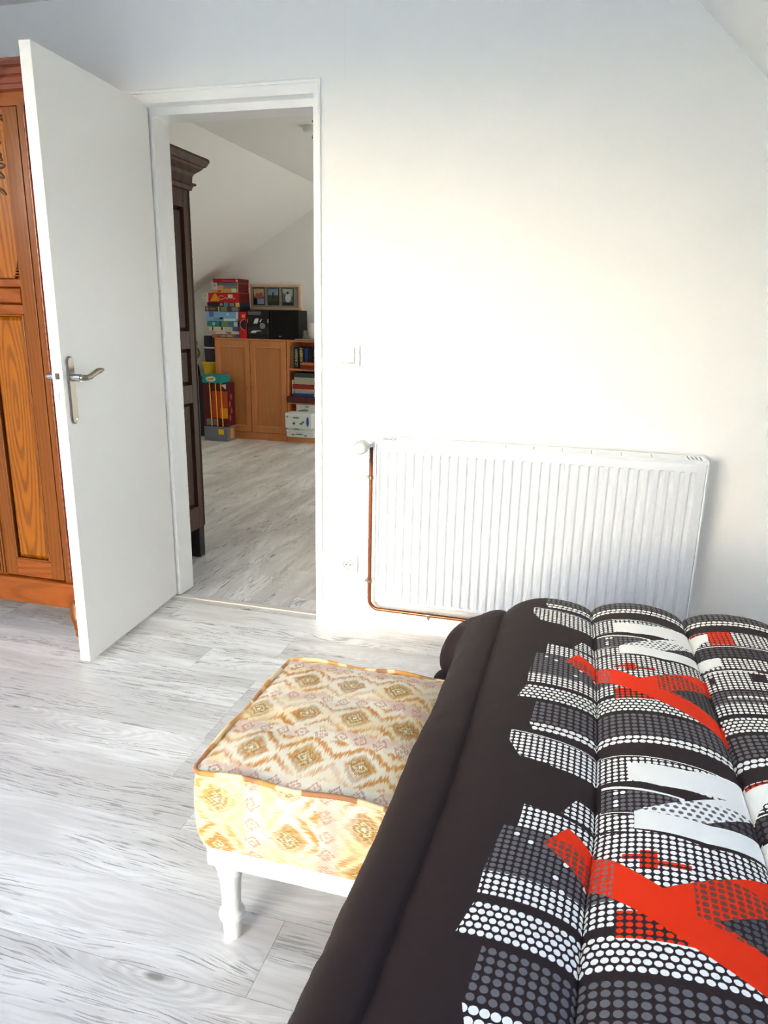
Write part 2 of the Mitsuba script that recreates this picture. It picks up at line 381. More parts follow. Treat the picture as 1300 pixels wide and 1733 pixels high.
def Polygon_prism(pts, y0, y1):
    m = trimesh.creation.extrude_polygon(Polygon(pts), y1 - y0, engine='earcut'); v = m.vertices.copy(); m.vertices = np.stack([v[:, 0], y1 - v[:, 2], v[:, 1]], 1); return m


def put(key, mesh, material, smooth=False, uv=None, label=None, cat=None, group=None, kind=None, **more):
    base, i = key, 0
    while key in scene:
        i += 1; key = f'{base}_{i:03d}'
    scene[key] = ply(mesh, material, smooth=smooth, uv=uv, **more)
    if label or kind or cat:
        tag(key, label, cat, group, kind)
    return key


def tag(key, label=None, cat=None, group=None, kind=None):
    d = labels.setdefault(key, {})
    for k, v in (('label', label), ('category', cat), ('group', group), ('kind', kind)):
        if v: d[k] = v
    return key


def struct(key, mesh, material, label, cat, **kw):
    return put(key, mesh, material, label=label, cat=cat, kind='structure', **kw)


# ------------------------------------------------------------------ the shell
ZC = 2.43; XL, XR = -3.4, 2.6; SL = 0.60; YB, YE = -4.3, 4.45; TW = 0.155
zl, zr = ZC - SL * (-1.5 - XL), ZC - (XR - 1.07)
GABLE = [(XL, 0), (XR, 0), (XR, zr), (1.07, ZC), (-1.5, ZC), (XL, zl)]


def gable_wall(y0, y1, holes=()):
    p = Polygon(GABLE)
    for h in holes: p = p.difference(sbox(*h))
    m = trimesh.creation.extrude_polygon(p, y1 - y0, engine='earcut')
    v = m.vertices.copy(); m.vertices = np.stack([v[:, 0], y1 - v[:, 2], v[:, 1]], 1); return m


# the wall with the doorway
HX0, HX1, HZ = -0.80, 0.006, 2.088        # rough opening
struct('wall_back', gable_wall(0, TW, [(HX0, -0.1, HX1, HZ)]), 'wall_paint', 'white bedroom wall with the doorway and the radiator', 'wall')
struct('wall_end', gable_wall(YE, YE + 0.2), 'wall_paint', 'white gable wall behind the low cabinet in the next room', 'wall')
GW = (-1.70, 0.15, 0.0, 2.28)
struct('wall_front', gable_wall(YB - 0.2, YB, [(GW[0], -0.1, GW[1], GW[3])]), 'wall_paint', 'white gable wall behind the camera', 'wall')
struct('wall_left', bx(XL - 0.1, XL, YB, YE, 0, zl), 'wall_paint', 'low knee wall on the left under the slope', 'wall')
struct('wall_right', bx(XR, XR + 0.1, YB, YE, 0, zr), 'wall_paint', 'low knee wall on the right under the slope', 'wall')
struct('ceiling', bx(-1.5, 1.07, YB, YE, ZC, ZC + 0.1), 'ceiling_paint', 'flat white ceiling', 'ceiling')


def slope(xa, za, xb, zb, y0=None, y1=None):
    y0, y1 = (YB if y0 is None else y0), (YE if y1 is None else y1)
    d = np.array([xb - xa, zb - za]); n = np.array([-d[1], d[0]]); n /= np.linalg.norm(n); n = n if n[1] > 0 else -n
    p = Polygon([(xa, za), (xb, zb), (xb + n[0] * .1, zb + n[1] * .1), (xa + n[0] * .1, za + n[1] * .1)])
    m = trimesh.creation.extrude_polygon(p, y1 - y0, engine='earcut'); v = m.vertices.copy()
    m.vertices = np.stack([v[:, 0], y1 - v[:, 2], v[:, 1]], 1); return m


LWN = (-2.55, -1.75, -3.6, -2.0)      # roof window in the left slope
zL = lambda x: ZC - SL * (-1.5 - x)
struct('ceiling_left', cat_(slope(-1.5, ZC, XL, zl, LWN[3], YE), slope(-1.5, ZC, XL, zl, YB, LWN[2]), slope(-1.5, ZC, LWN[1], zL(LWN[1]), LWN[2], LWN[3]), slope(LWN[0], zL(LWN[0]), XL, zl, LWN[2], LWN[3])), 'ceiling_paint', 'white sloping ceiling on the left', 'ceiling')
RW = (1.35, 2.25, -3.9, -2.3)      # unseen roof window added in the right slope for more ambient light
zR = lambda x: ZC - (x - 1.07)
struct('ceiling_right', cat_(slope(1.07, ZC, XR, zr, RW[3], YE), slope(1.07, ZC, XR, zr, YB, RW[2]), slope(1.07, ZC, RW[0], zR(RW[0]), RW[2], RW[3]), slope(RW[1], zR(RW[1]), XR, zr, RW[2], RW[3])), 'ceiling_paint', 'white sloping ceiling on the right', 'ceiling')
struct('wall_hall', bx(1.3, 1.4, TW, YE, 0, 2.2), 'wall_paint', 'white partition on the right of the next room', 'wall')

# floor: a slab under single laminate planks; bedroom planks run across, next-room planks run away from the door
struct('floor', bx(XL, XR, YB, YE, -0.03, -0.009), 'dark_gap', 'pale grey wood-look laminate floor', 'floor')
_pl = {}


def crand(x, y, z):
    x, y, z = (int(math.floor(v)) + 1000000 for v in (x, y, z)); M = 0xFFFFFFFF
    h = (x * 374761393 + y * 668265263 + z * 2147483647) & M; h = ((h ^ (h >> 13)) * 1274126177) & M
    return ((h ^ (h >> 16)) & 0xFFFFFF) / 16777215.0


def planks(hall, c0, c1, l0, l1):
    for row in range(math.floor(c0 / PW + 40), math.ceil(c1 / PW + 40)):
        a, b = max(c0, (row - 40) * PW), min(c1, (row - 39) * PW)
        sh = crand(row, 3, 1 if hall else 0) * PL
        for k in range(math.floor((l0 + sh) / PL), math.ceil((l1 + sh) / PL)):
            e, f = max(l0, k * PL - sh), min(l1, (k + 1) * PL - sh)
            if f - e < 0.02 or b - a < 0.01: continue
            g = 0.0004
            m = bx(a + g, b - g, e + g, f - g, -0.009, 0) if hall else bx(e + g, f - g, a + g, b - g, -0.009, 0)
            put('floor__plank', m, 'floor_laminate')


planks(False, YB, 0.052, XL, XR)
planks(True, XL, 1.3, 0.062, YE)
struct('trim_1', rbox(-0.735, -0.012, 0.040, 0.074, 0.0, 0.006, 0.003), col(214, 208, 198, 0.35), 'pale threshold strip across the doorway', 'threshold')

# door frame: jambs with a rebate for the leaf, head, thin proud face
jl = cat(bx(HX0, -0.772, -0.008, 0.048, 0, HZ), bx(HX0, -0.702, 0.048, TW + 0.008, 0.012, HZ))
jr = cat(bx(-0.008, 0.014, -0.008, 0.05, 0, HZ + 0.001), bx(-0.030, 0.006, 0.048, TW + 0.008, 0, HZ))
hd = cat(bx(HX0, 0.014, -0.008, 0.048, 2.050, HZ + 0.006), bx(HX0, 0.006, 0.048, TW + 0.008, 2.022, HZ))
struct('trim_2', cat(jl, jr, hd), 'white_gloss', 'white painted door frame with rebate', 'door frame')
put('trim_2__head_moulding', cat(rbox(HX0, 0.018, -0.013, 0.002, 2.084, 2.098, 0.004), rbox(0.011, 0.020, -0.012, 0.001, 0, 2.098, 0.003)), 'white_gloss', smooth=40)
put('trim_2__strike_hole', cat(bx(-0.0125, -0.0095, -0.0086, -0.0079, 1.90, 1.912), bx(-0.0125, -0.0095, -0.0086, -0.0079, 1.955, 1.962)), 'dark_gap')
# skirting is a painted plinth flush with the wall: none is visible in the photograph

# the open door leaf
DA, DH, LW, LH, LT = 1.489, np.array([-0.714, 0.0366, 0.0184]), 0.6996, 2.04, 0.040
# leaf frame: x' from the free edge towards the hinge, y' out of the visible face, z' up
dvec = np.array([math.cos(DA), -math.sin(DA), 0]); nvec = np.array([math.sin(DA), math.cos(DA), 0])
DM = np.eye(4); DM[:3, 0] = -dvec; DM[:3, 1] = nvec; DM[:3, 2] = [0, 0, 1]; DM[:3, 3] = DH + dvec * LW - np.array([0, 0, DH[2]])
if np.linalg.det(DM[:3, :3]) < 0: pass


def leaf(m):
    m = m.copy(); m.apply_transform(DM)
    if np.linalg.det(DM[:3, :3]) < 0 and False: m.invert()
    return m


struct('door_1', leaf(rbox(0, LW, -LT, 0, DH[2], DH[2] + LH, 0.0025)), 'door_paint', 'plain white interior door standing open on the left', 'door', smooth=35)


def plate(y0, y1):
    s = Polygon([(0, 0), (1, 0), (1, 1)])
    cap = [(0.042 + 0.019 * math.cos(a), 0.921 + 0.019 * math.sin(a)) for a in np.linspace(-math.pi, 0, 13)] + [(0.042 + 0.019 * math.cos(a), 1.112 + 0.019 * math.sin(a)) for a in np.linspace(0, math.pi, 13)]
    def lay(inset, y):
        q = Polygon(cap).buffer(-inset, join_style=1); q = Polygon(list(q.exterior.coords)[::-1]) if not q.exterior.is_ccw else q; return [m3.Manifold.extrude(m3.CrossSection([list(q.exterior.coords)[:-1]]), 0.0002).translate((0, 0, y))]
    a, b = (y0, y1) if abs(y0) < abs(y1) else (y1, y0)
    h = m3.Manifold.batch_hull(lay(0, min(a, a + (b - a) * .5)) + lay(0, max(a, a + (b - a) * .5)) + lay(0.004, b))
    t = tm(h); v = t.vertices.copy(); t.vertices = np.stack([v[:, 0], v[:, 2], v[:, 1]], 1); t.invert(); return t


def lever(sgn, y0):
    pts = [(0.042, y0, 1.060), (0.042, y0 + sgn * 0.020, 1.060), (0.044, y0 + sgn * 0.040, 1.060), (0.056, y0 + sgn * 0.050, 1.060), (0.074, y0 + sgn * 0.052, 1.063), (0.094, y0 + sgn * 0.052, 1.071), (0.116, y0 + sgn * 0.051, 1.077), (0.140, y0 + sgn * 0.050, 1.079), (0.160, y0 + sgn * 0.048, 1.080)]
    rad = [0.011, 0.0105, 0.010, 0.0095, 0.0095, 0.010, 0.0105, 0.009, 0.004]
    hulls = []
    for (p, r), (q, r2) in zip(zip(pts, rad), list(zip(pts, rad))[1:]):
        e = lambda c, rr: m3.Manifold.sphere(rr, 20).scale((1, 0.72, 1)).translate(c)
        hulls.append(m3.Manifold.batch_hull([e(p, r), e(q, r2)]))
    m = tm(m3.Manifold.batch_boolean(hulls, m3.OpType.Add).refine_to_length(0.004))
    return trimesh.smoothing.filter_taubin(m, iterations=8)


put('door_1__handle_plate', leaf(plate(0.0, 0.007)), 'nickel', smooth=30, label='brushed nickel back plate')
lv = put('door_1__lever_handle', leaf(lever(1, 0.005)), 'nickel', smooth=60, label='nickel lever handle')
put(lv + '__neck', leaf(cyl((0.042, 0.006, 1.060), (0.042, 0.040, 1.060), 0.0125, 28)), 'chrome', smooth=40, label='chrome neck of the handle')
put('door_1__handle_plate', leaf(plate(-LT, -LT - 0.007)), 'nickel', smooth=30)
lv2 = put('door_1__lever_handle', leaf(lever(-1, -LT - 0.005)), 'chrome', smooth=60)
put('door_1__latch', leaf(cat(rbox(-0.004, 0.004, -0.026, -0.012, 1.056, 1.076, 0.002))), col(70, 66, 62, .4), smooth=30, label='dark latch in the door edge')
put('door_1__lock_slot', leaf(cat(bx(-0.0012, 0.001, -0.021, -0.018, 0.985, 1.010), bx(-0.0012, 0.001, -0.022, -0.0195, 1.110, 1.114), bx(-0.0012, 0.001, -0.022, -0.0195, 0.93, 0.934))), col(150, 148, 144))
put('door_1__plate_screw', leaf(cyl((0.046, 0.006, 0.918), (0.046, 0.0082, 0.918), 0.003, 12)), 'chrome')
put('door_1__hinge', leaf(cat(cyl((LW - 0.002, -LT - 0.006, 0.22), (LW - 0.002, -LT - 0.006, 0.31), 0.006), cyl((LW - 0.002, -LT - 0.006, 1.75), (LW - 0.002, -LT - 0.006, 1.84), 0.006))), 'nickel', smooth=40)


# ------------------------------------------------------------------ windows (open to the sky; the hall pane itself glows for daylight)
def emitter(L):
    return {'type': 'area', 'radiance': rgb(L)}


x0, x1, z0, z1 = GW
yw = YB - 0.06
struct('window_1', cat(bx(x0, x0 + .05, yw - .05, yw + .02, z0, z1), bx(x1 - .05, x1, yw - .05, yw + .02, z0, z1), bx(x0, x1, yw - .05, yw + .02, z1 - .06, z1), bx(x0, x1, yw - .05, yw + .02, z0, z0 + .03)), 'white_gloss', 'white frame of the open French window behind the camera', 'window')


def roof_bar(xa, xb, ya, yb, zf=None):
    zf = zf or zR; n = np.array([zf(xa) - zf(xb), 0, xb - xa]); n = n / np.linalg.norm(n)
    v = [(np.array([x, y, zf(x)]) + n * k).tolist() for k in (-.004, .09) for x, y in ((xa, ya), (xb, ya), (xb, yb), (xa, yb))]
    return trimesh.Trimesh(v, trimesh.creation.box().faces, process=False).convex_hull


def roof_frame(key, r, zf, label):
    for k, q in enumerate(((r[0], r[0] + .04, r[2], r[3]), (r[1] - .04, r[1], r[2], r[3]), (r[0], r[1], r[2], r[2] + .04), (r[0], r[1], r[3] - .04, r[3]))):
        put(key if k == 0 else key + '__frame_bar', roof_bar(*q, zf), 'white_gloss')
    tag(key, label, 'window', kind='structure')


roof_frame('window_2', RW, zR, 'white frame of the added roof window in the right slope')
roof_frame('window_4', LWN, zL, 'white frame of the roof window in the left slope')


def hall_window():
    xw = 1.3
    struct('window_3', cat(bx(xw - .02, xw, 2.2, 2.26, .06, 1.80), bx(xw - .02, xw, 3.84, 3.9, .06, 1.80), bx(xw - .02, xw, 2.2, 3.9, .06, .12), bx(xw - .02, xw, 2.2, 3.9, 1.74, 1.80)), 'white_gloss', 'window on the right of the next room', 'window')
    m = trimesh.Trimesh([[xw - .006, 2.26, .12], [xw - .006, 3.84, .12], [xw - .006, 3.84, 1.74], [xw - .006, 2.26, 1.74]], [[0, 2, 1], [0, 3, 2]], process=False)
    if m.face_normals[0][0] > 0: m.invert()
    put('window_3__pane', m, col(200, 205, 208, 0.2), emitter=emitter(L_HALL))


hall_window()

# ------------------------------------------------------------------ radiator
RX0, RX1, RZ0, RZ1, RY = 0.2804, 1.4555, 0.1715, 0.8244, -0.14


def radiator_panel():
    pitch, x0, n = 0.0332, 0.3005, 34
    xs = [RX0 + 0.009]
    for k in range(n):
        c = x0 + k * pitch
        xs += [c + d for d in (0.0, 0.002, 0.0045, 0.0065, 0.014, 0.0165, 0.0185, 0.0205)]
    xs = np.array([x for x in xs if x < RX1 - 0.0095] + [RX1 - 0.009])
    zs = np.concatenate([[RZ0 + 0.004, RZ0 + 0.012], np.linspace(0.190, 0.206, 9), np.linspace(0.23, 0.75, 5), np.linspace(0.774, 0.790, 9), [RZ1 - 0.012, RZ1 - 0.004]])
    X, Z = np.meshgrid(xs, zs, indexing='ij')
    ph = np.mod(X - x0 + 1e-9, pitch); dx = np.abs(ph - 0.01025)
    dz = np.maximum(0, np.maximum(Z - 0.782, 0.198 - Z))
    d = np.hypot(dx, dz * 1.15); inside = (X > x0 - 1e-6) & (X < x0 + n * pitch)
    dep = np.clip((0.0102 - d) / 0.0058, 0, 1); dep = 0.0125 * np.where(inside, dep * dep * (3 - 2 * dep), 0)
    Y = RY + dep
    rim = (X <= xs[0] + 1e-6) | (X >= xs[-1] - 1e-6) | (Z <= zs[0] + 1e-6) | (Z >= zs[-1] - 1e-6)
    Y = np.where(rim, RY + 0.006, Y)
    nx, nz = X.shape; i, j = np.meshgrid(np.arange(nx - 1), np.arange(nz - 1), indexing='ij'); a = (i * nz + j).ravel()
    F = np.concatenate([np.stack([a, a + nz, a + nz + 1], 1), np.stack([a, a + nz + 1, a + 1], 1)])
    return trimesh.Trimesh(np.stack([X, Y, Z], -1).reshape(-1, 3), F, process=False)


tag('radiator', 'white ribbed steel panel radiator on the wall beside the door', 'radiator')
put('radiator__front_panel', radiator_panel(), 'enamel', smooth=35)
put('radiator__back_panel', bx(RX0 + .01, RX1 - .01, -0.055, -0.042, RZ0 + .005, RZ1 - .012), 'enamel')
put('radiator__side_cover', rbox(RX0, RX0 + .008, RY + .001, -0.042, RZ0 + .01, RZ1 + .004, .003), 'enamel', smooth=40)
put('radiator__side_cover', rbox(RX1 - .008, RX1, RY + .001, -0.042, RZ0 + .01, RZ1 + .004, .003), 'enamel', smooth=40)
g = []
xa = RX0 + .008
g.append(bx(RX0 + .004, RX1 - .004, RY + .001, RY + .012, RZ1 - .006, RZ1 + .006)); g.append(bx(RX0 + .004, RX1 - .004, -0.052, -0.042, RZ1 - .006, RZ1 + .006))
seg = np.concatenate([[xa, xa + .075], np.linspace(xa + .075, RX1 - .083, 11)[1:], [RX1 - .008]])
for k, (a, b) in enumerate(zip(seg[:-1], seg[1:])):
    if k in (0, len(seg) - 2):
        w = .0075
        for s0 in (a + .018 + np.arange(4) * .0125):
            pass
        cuts = [(a + .016 + q * .0135, a + .016 + q * .0135 + .0055) for q in range(4)]
        e = a
        for c0, c1 in cuts + [(b, b)]:
            g.append(bx(e, c0, RY + .012, -0.052, RZ1, RZ1 + .005)); e = c1
    else:
        g.append(bx(a + .0012, b - .0012, RY + .012, -0.052, RZ1, RZ1 + .005))
put('radiator__top_grille', cat(*g), 'enamel')
put('radiator__grille_shade', bx(RX0 + .008, RX1 - .008, RY + .008, -0.052, RZ1 - .02, RZ1 - .012), 'dark_gap')  # dark sheet painting the shade seen through the grille slots
for xx in (RX0 + .2, RX1 - .2):
    put('radiator__bracket', bx(xx - .015, xx + .015, -0.043, -0.0005, RZ0 + .02, RZ1 - .05), 'enamel')
vk = put('radiator__thermostatic_valve', lathe([(0, 0), (.020, 0), (.0235, .003), (.0255, .008), (.0255, .046), (.022, .056), (.0165, .060), (.0165, .068), (0, .068)], 36, (0.222, -0.142, 0.795), [0, 1, 0]), col(186, 186, 182, .4), smooth=35, label='white thermostatic valve head')  # head and ribs greyed to paint in the shading behind the white cap
ri = [cyl((0.222 + .0252 * math.cos(a), -0.132, 0.795 + .0252 * math.sin(a)), (0.222 + .0252 * math.cos(a), -0.098, 0.795 + .0252 * math.sin(a)), .0016, 6) for a in np.arange(0, 2 * math.pi, math.pi / 12)]
put(vk + '__grip_rib', cat(*ri), col(206, 206, 202, .4))
put(vk + '__cap', lathe([(0, 0), (.0195, 0), (.0205, .0015), (.0205, .003), (0, .003)], 36, (0.222, -0.1440, 0.795), [0, 1, 0]), 'plastic_white', smooth=40)
put(vk + '__cap_print', cat(*[bx(0.2145 + q * .004, 0.2168 + q * .004, -0.1446, -0.1438, .7935, .7965) for q in range(4)]), col(150, 150, 150))
put('radiator__valve_body', cat(cyl((0.222, -0.076, 0.795), (0.240, -0.050, 0.795), .011), cyl((0.222, -0.078, .795), (0.238, -0.035, .795), .008), cyl((0.236, -0.05, .795), (RX0 + .006, -0.05, .795), .009), cyl((0.238, -0.038, .784), (0.238, -0.038, .806), .0095)), 'chrome', smooth=40)

pipe = [(0.238, -0.036, z) for z in np.linspace(0.786, 0.165, 12)] + arc((0.278, -0.036, 0.142), 0.040, 180, 270, 9, (1, 0, 0), (0, 0, 1))[1:] + [(x, -0.036, 0.102) for x in np.linspace(0.32, 1.30, 12)]
put('heating_pipe', tube(pipe, 0.0072, 16), 'copper', smooth=60, label='copper heating pipe running down and under the white radiator', cat='pipe')
for k, (cx_, cz_, hor) in enumerate([(0.238, 0.660, False), (0.238, 0.222, False), (0.490, 0.102, True)]):
    ring = trimesh.creation.annulus(r_min=.0072, r_max=.0098, height=.011, sections=24)
    if hor:
        ring.apply_transform(trimesh.geometry.align_vectors([0, 0, 1], [1, 0, 0]))
        m = cat(*[r for r in [ring]]); m.apply_translation((cx_, -0.036, cz_)); ear = cat(cyl((cx_, -0.036, cz_ - .009), (cx_, -0.028, cz_ - .022), .0035), bx(cx_ - .005, cx_ + .005, -0.03, -0.0006, cz_ - .019, cz_ - .010))
    else:
        m = ring; m.apply_translation((cx_, -0.036, cz_)); ear = cat(lathe([(.002, -.002), (.0058, -.002), (.0058, .002), (.002, .002), (.002, -.002)], 16, (cx_ - .0155, -0.036, cz_), [0, 1, 0]), bx(cx_ - .018, cx_ - .009, -0.034, -0.0006, cz_ - .004, cz_ + .004))
    put('heating_pipe__clip', cat(m, ear), 'nickel', smooth=40, label='metal pipe clip')

# switch and socket
t = put('light_switch', rbox(0.096, 0.178, -0.011, 0.0, 1.091, 1.171, .004), 'plastic_white', smooth=40, label='white light switch on the wall right of the door', cat='light switch')
put(t + '__rocker', rbox(0.108, 0.157, -0.0145, -0.009, 1.104, 1.160, .0015), 'plastic_white', smooth=40)
put(t + '__rocker_gap_shade', cat(bx(0.1572, 0.1592, -0.0118, -0.0105, 1.104, 1.160), bx(0.108, 0.1592, -0.0118, -0.0105, 1.1015, 1.1037)), col(128, 128, 126))  # grey strips paint the shade in the gap round the rocker
put(t + '__indicator', bx(0.109, 0.112, -0.0149, -0.0140, 1.157, 1.159), col(150, 150, 150))
t = put('wall_socket', rbox(0.097, 0.177, -0.011, 0.0, 0.236, 0.313, .004), 'plastic_white', smooth=40, label='white wall socket left of the radiator near the floor', cat='socket')
put(t + '__recess_ring', lathe([(.0215, 0), (.0225, -.003), (.0195, -.003), (.0190, .0), (.0215, 0)], 36, (0.137, -0.011, 0.275), [0, 1, 0]), col(176, 176, 174), smooth=40)
put(t + '__recess', cyl((0.137, -0.0108, 0.275), (0.137, -0.0114, 0.275), .019, 32), col(214, 214, 212))
put(t + '__pin_hole', cat(*[cyl((0.137 + dx, -0.0112, 0.275 + dz), (0.137 + dx, -0.0118, 0.275 + dz), .0030, 12) for dx, dz in ((-.0095, -.002), (.0095, -.002))]), 'dark_gap')
put(t + '__earth_pin', cyl((0.137, -0.0112, 0.285), (0.137, -0.022, 0.285), .0024, 12), 'nickel', smooth=40)


# ------------------------------------------------------------------ bed and quilt
tag('bed', 'low bed under the black dotted quilt', 'bed')
put('bed__mattress', rbox(0.88, 2.14, -2.76, -0.96, 0.26, 0.50, .05, 12), col(232, 230, 224), smooth=40)
put('bed__base', rbox(0.90, 2.12, -2.74, -0.98, 0.12, 0.258, .01), col(120, 84, 56), smooth=40)
for xx in (0.96, 2.06):
    for yy in (-2.68, -1.04):
        put('bed__leg', cyl((xx, yy, 0), (xx, yy, 0.12), .022, 20, .03), col(90, 62, 42), smooth=40)

CX0, CX1, CY0, CY1 = 1.005, 2.02, -2.62, -1.04
RC, RD, ZB, SEAM0, SEAMW = .10, .11, .56, .875, .22


def puff(u):
    t = np.mod((u - SEAM0) / SEAMW, 1.0); k = np.floor((u - SEAM0) / SEAMW)
    w = (4 * t * (1 - t)) ** .55; w1 = .62 * (4 * t * (1 - t)) ** (.55 + .45 * np.clip(1 - 2 * t, 0, 1))
    return np.where(k == 0, w1, np.where(k == -1, .70 * w, np.where(k > 0, .86 * w, w))), t


def quilt():
    us = []
    for k in range(-2, 7):
        t = (1 - np.cos(np.linspace(0, np.pi, 37)[:-1])) / 2
        us.append(SEAM0 + SEAMW * (k + t * .6 + np.linspace(0, 1, 37)[:-1] * .4))
    u = np.concatenate(us + [[SEAM0 + SEAMW * 7]]); v = np.linspace(-3.08, -.58, 400)
    U, V = np.meshgrid(u, v, indexing='ij')
    ex = np.where(U < CX0, U - CX0, np.where(U > CX1, U - CX1, 0)); ey = np.where(V < CY0, V - CY0, np.where(V > CY1, V - CY1, 0))
    le = np.hypot(ex, ey); le2 = np.minimum(le, RC + .47); s = np.maximum(le, 1e-9); dx, dy = ex / s, ey / s
    d = le2 - RC; th = np.clip(d / RD, 0, np.pi / 2)
    g = np.where(d <= 0, le2, RC + RD * np.sin(th)); z = np.where(d <= 0, ZB, ZB - RD * (1 - np.cos(th)) - np.maximum(d - RD * np.pi / 2, 0))
    P = np.stack([np.clip(U, CX0, CX1) + dx * g, np.clip(V, CY0, CY1) + dy * g, z], -1); N = np.stack([dx * np.sin(th), dy * np.sin(th), np.cos(th)], -1)
    w, t = puff(U)
    A = .038 + .006 * np.sin(3.1 * V + 1.7 * U)
    big = meshkit.noise(np.stack([U * 5, V * 5, U * 0], -1), 3) - .5
    edge = np.exp(-np.minimum(t, 1 - t) * 6)
    wr = (meshkit.noise(np.stack([U * 9, V * 46, U * 0 + 2], -1), 5) - .5) * edge
    roll = np.where((U > .655) & (U < .9), 1.0, 0.25)
    crease = (meshkit.fbm(np.stack([U * 6 + V * 3, V * 34, U * 0 + 5], -1), 2, 9) - .5) * roll
    low = np.clip((d - .24) / .05, 0, 1); lat = np.where(P[..., 0] < .95, 1.0, 0.0)
    flare = np.sin(np.clip((d - .125) / .32, 0, 1) * np.pi) ** .6 / (1 + np.exp(-(P[..., 1] + 1.03) / .012))
    tuck = low * lat * (1 - (1 / (1 + np.exp(-(P[..., 1] + 1.10) / .012))))
    disp = A * w * (1 - .75 * tuck) - .006 * (1 - w) + .010 * big * w + (.0034 * wr + .0060 * crease * np.clip(w, 0, 1)) * (1 - tuck) + .085 * flare * lat
    Q = P + N * disp[..., None]
    far = np.clip((-1.70 - V) / .45, 0, 1.6); hat = lambda c: np.clip(1 - np.abs(U - c) / SEAMW, 0, 1)
    Q[..., 0] += -.020 * far ** 1.2 * hat(.875) + (.010 * np.sin(np.clip((-V - .95) / .95, 0, 1) * np.pi) - .022 * np.clip((-1.8 - V) / .35, 0, 2)) * hat(1.095) + .014 * np.clip((-V - 1.0) / .6, 0, 1) * hat(1.315)
    Q[..., 2] = np.maximum(Q[..., 2], .03)
    press = (P[..., 0] < .95) & (Q[..., 2] < .436) & (Q[..., 1] > -1.67) & (Q[..., 1] < -1.12)      # the side hangs against the footstool
    Q[..., 0] = np.where(press, np.maximum(Q[..., 0], .786), Q[..., 0])
    pu = np.linspace(SEAM0 - 2 * SEAMW, SEAM0 + 7 * SEAMW, 4000); h = .038 * puff(pu)[0]
    sa = np.concatenate([[0], np.cumsum(np.hypot(np.diff(pu), np.diff(h)))]); sa -= np.interp(SEAM0 + SEAMW, pu, sa)
    nU, nV = U.shape; i, j = np.meshgrid(np.arange(nU - 1), np.arange(nV - 1), indexing='ij'); a = (i * nV + j).ravel()
    F = np.concatenate([np.stack([a, a + nV, a + nV + 1], 1), np.stack([a, a + nV + 1, a + 1], 1)])
    return trimesh.Trimesh(Q.reshape(-1, 3), F, process=False), np.stack([np.interp(U, pu, sa), V], -1).reshape(-1, 2), Q, u


qm, quv, QG, qu = quilt()
put('quilt', qm, 'quilt_print', smooth=True, uv=quv, label='thick black quilt with red, white and grey dotted print spread over the bed', cat='quilt')
jj = [k for k, v in enumerate(np.linspace(-3.08, -.58, 400)) if -2.7 < v < -1.0][::2]
for c in (0, 1, 2):
    k = int(np.argmin(np.abs(qu - (SEAM0 + SEAMW * c))))
    put('quilt__seam_thread', tube(QG[k, jj] + np.array([0, 0, -.0008]), 0.0011, 5), col(28, 24, 25), smooth=60)


# ------------------------------------------------------------------ stool
SX0, SX1, SY0, SY1 = 0.360, 0.774, -1.645, -1.150


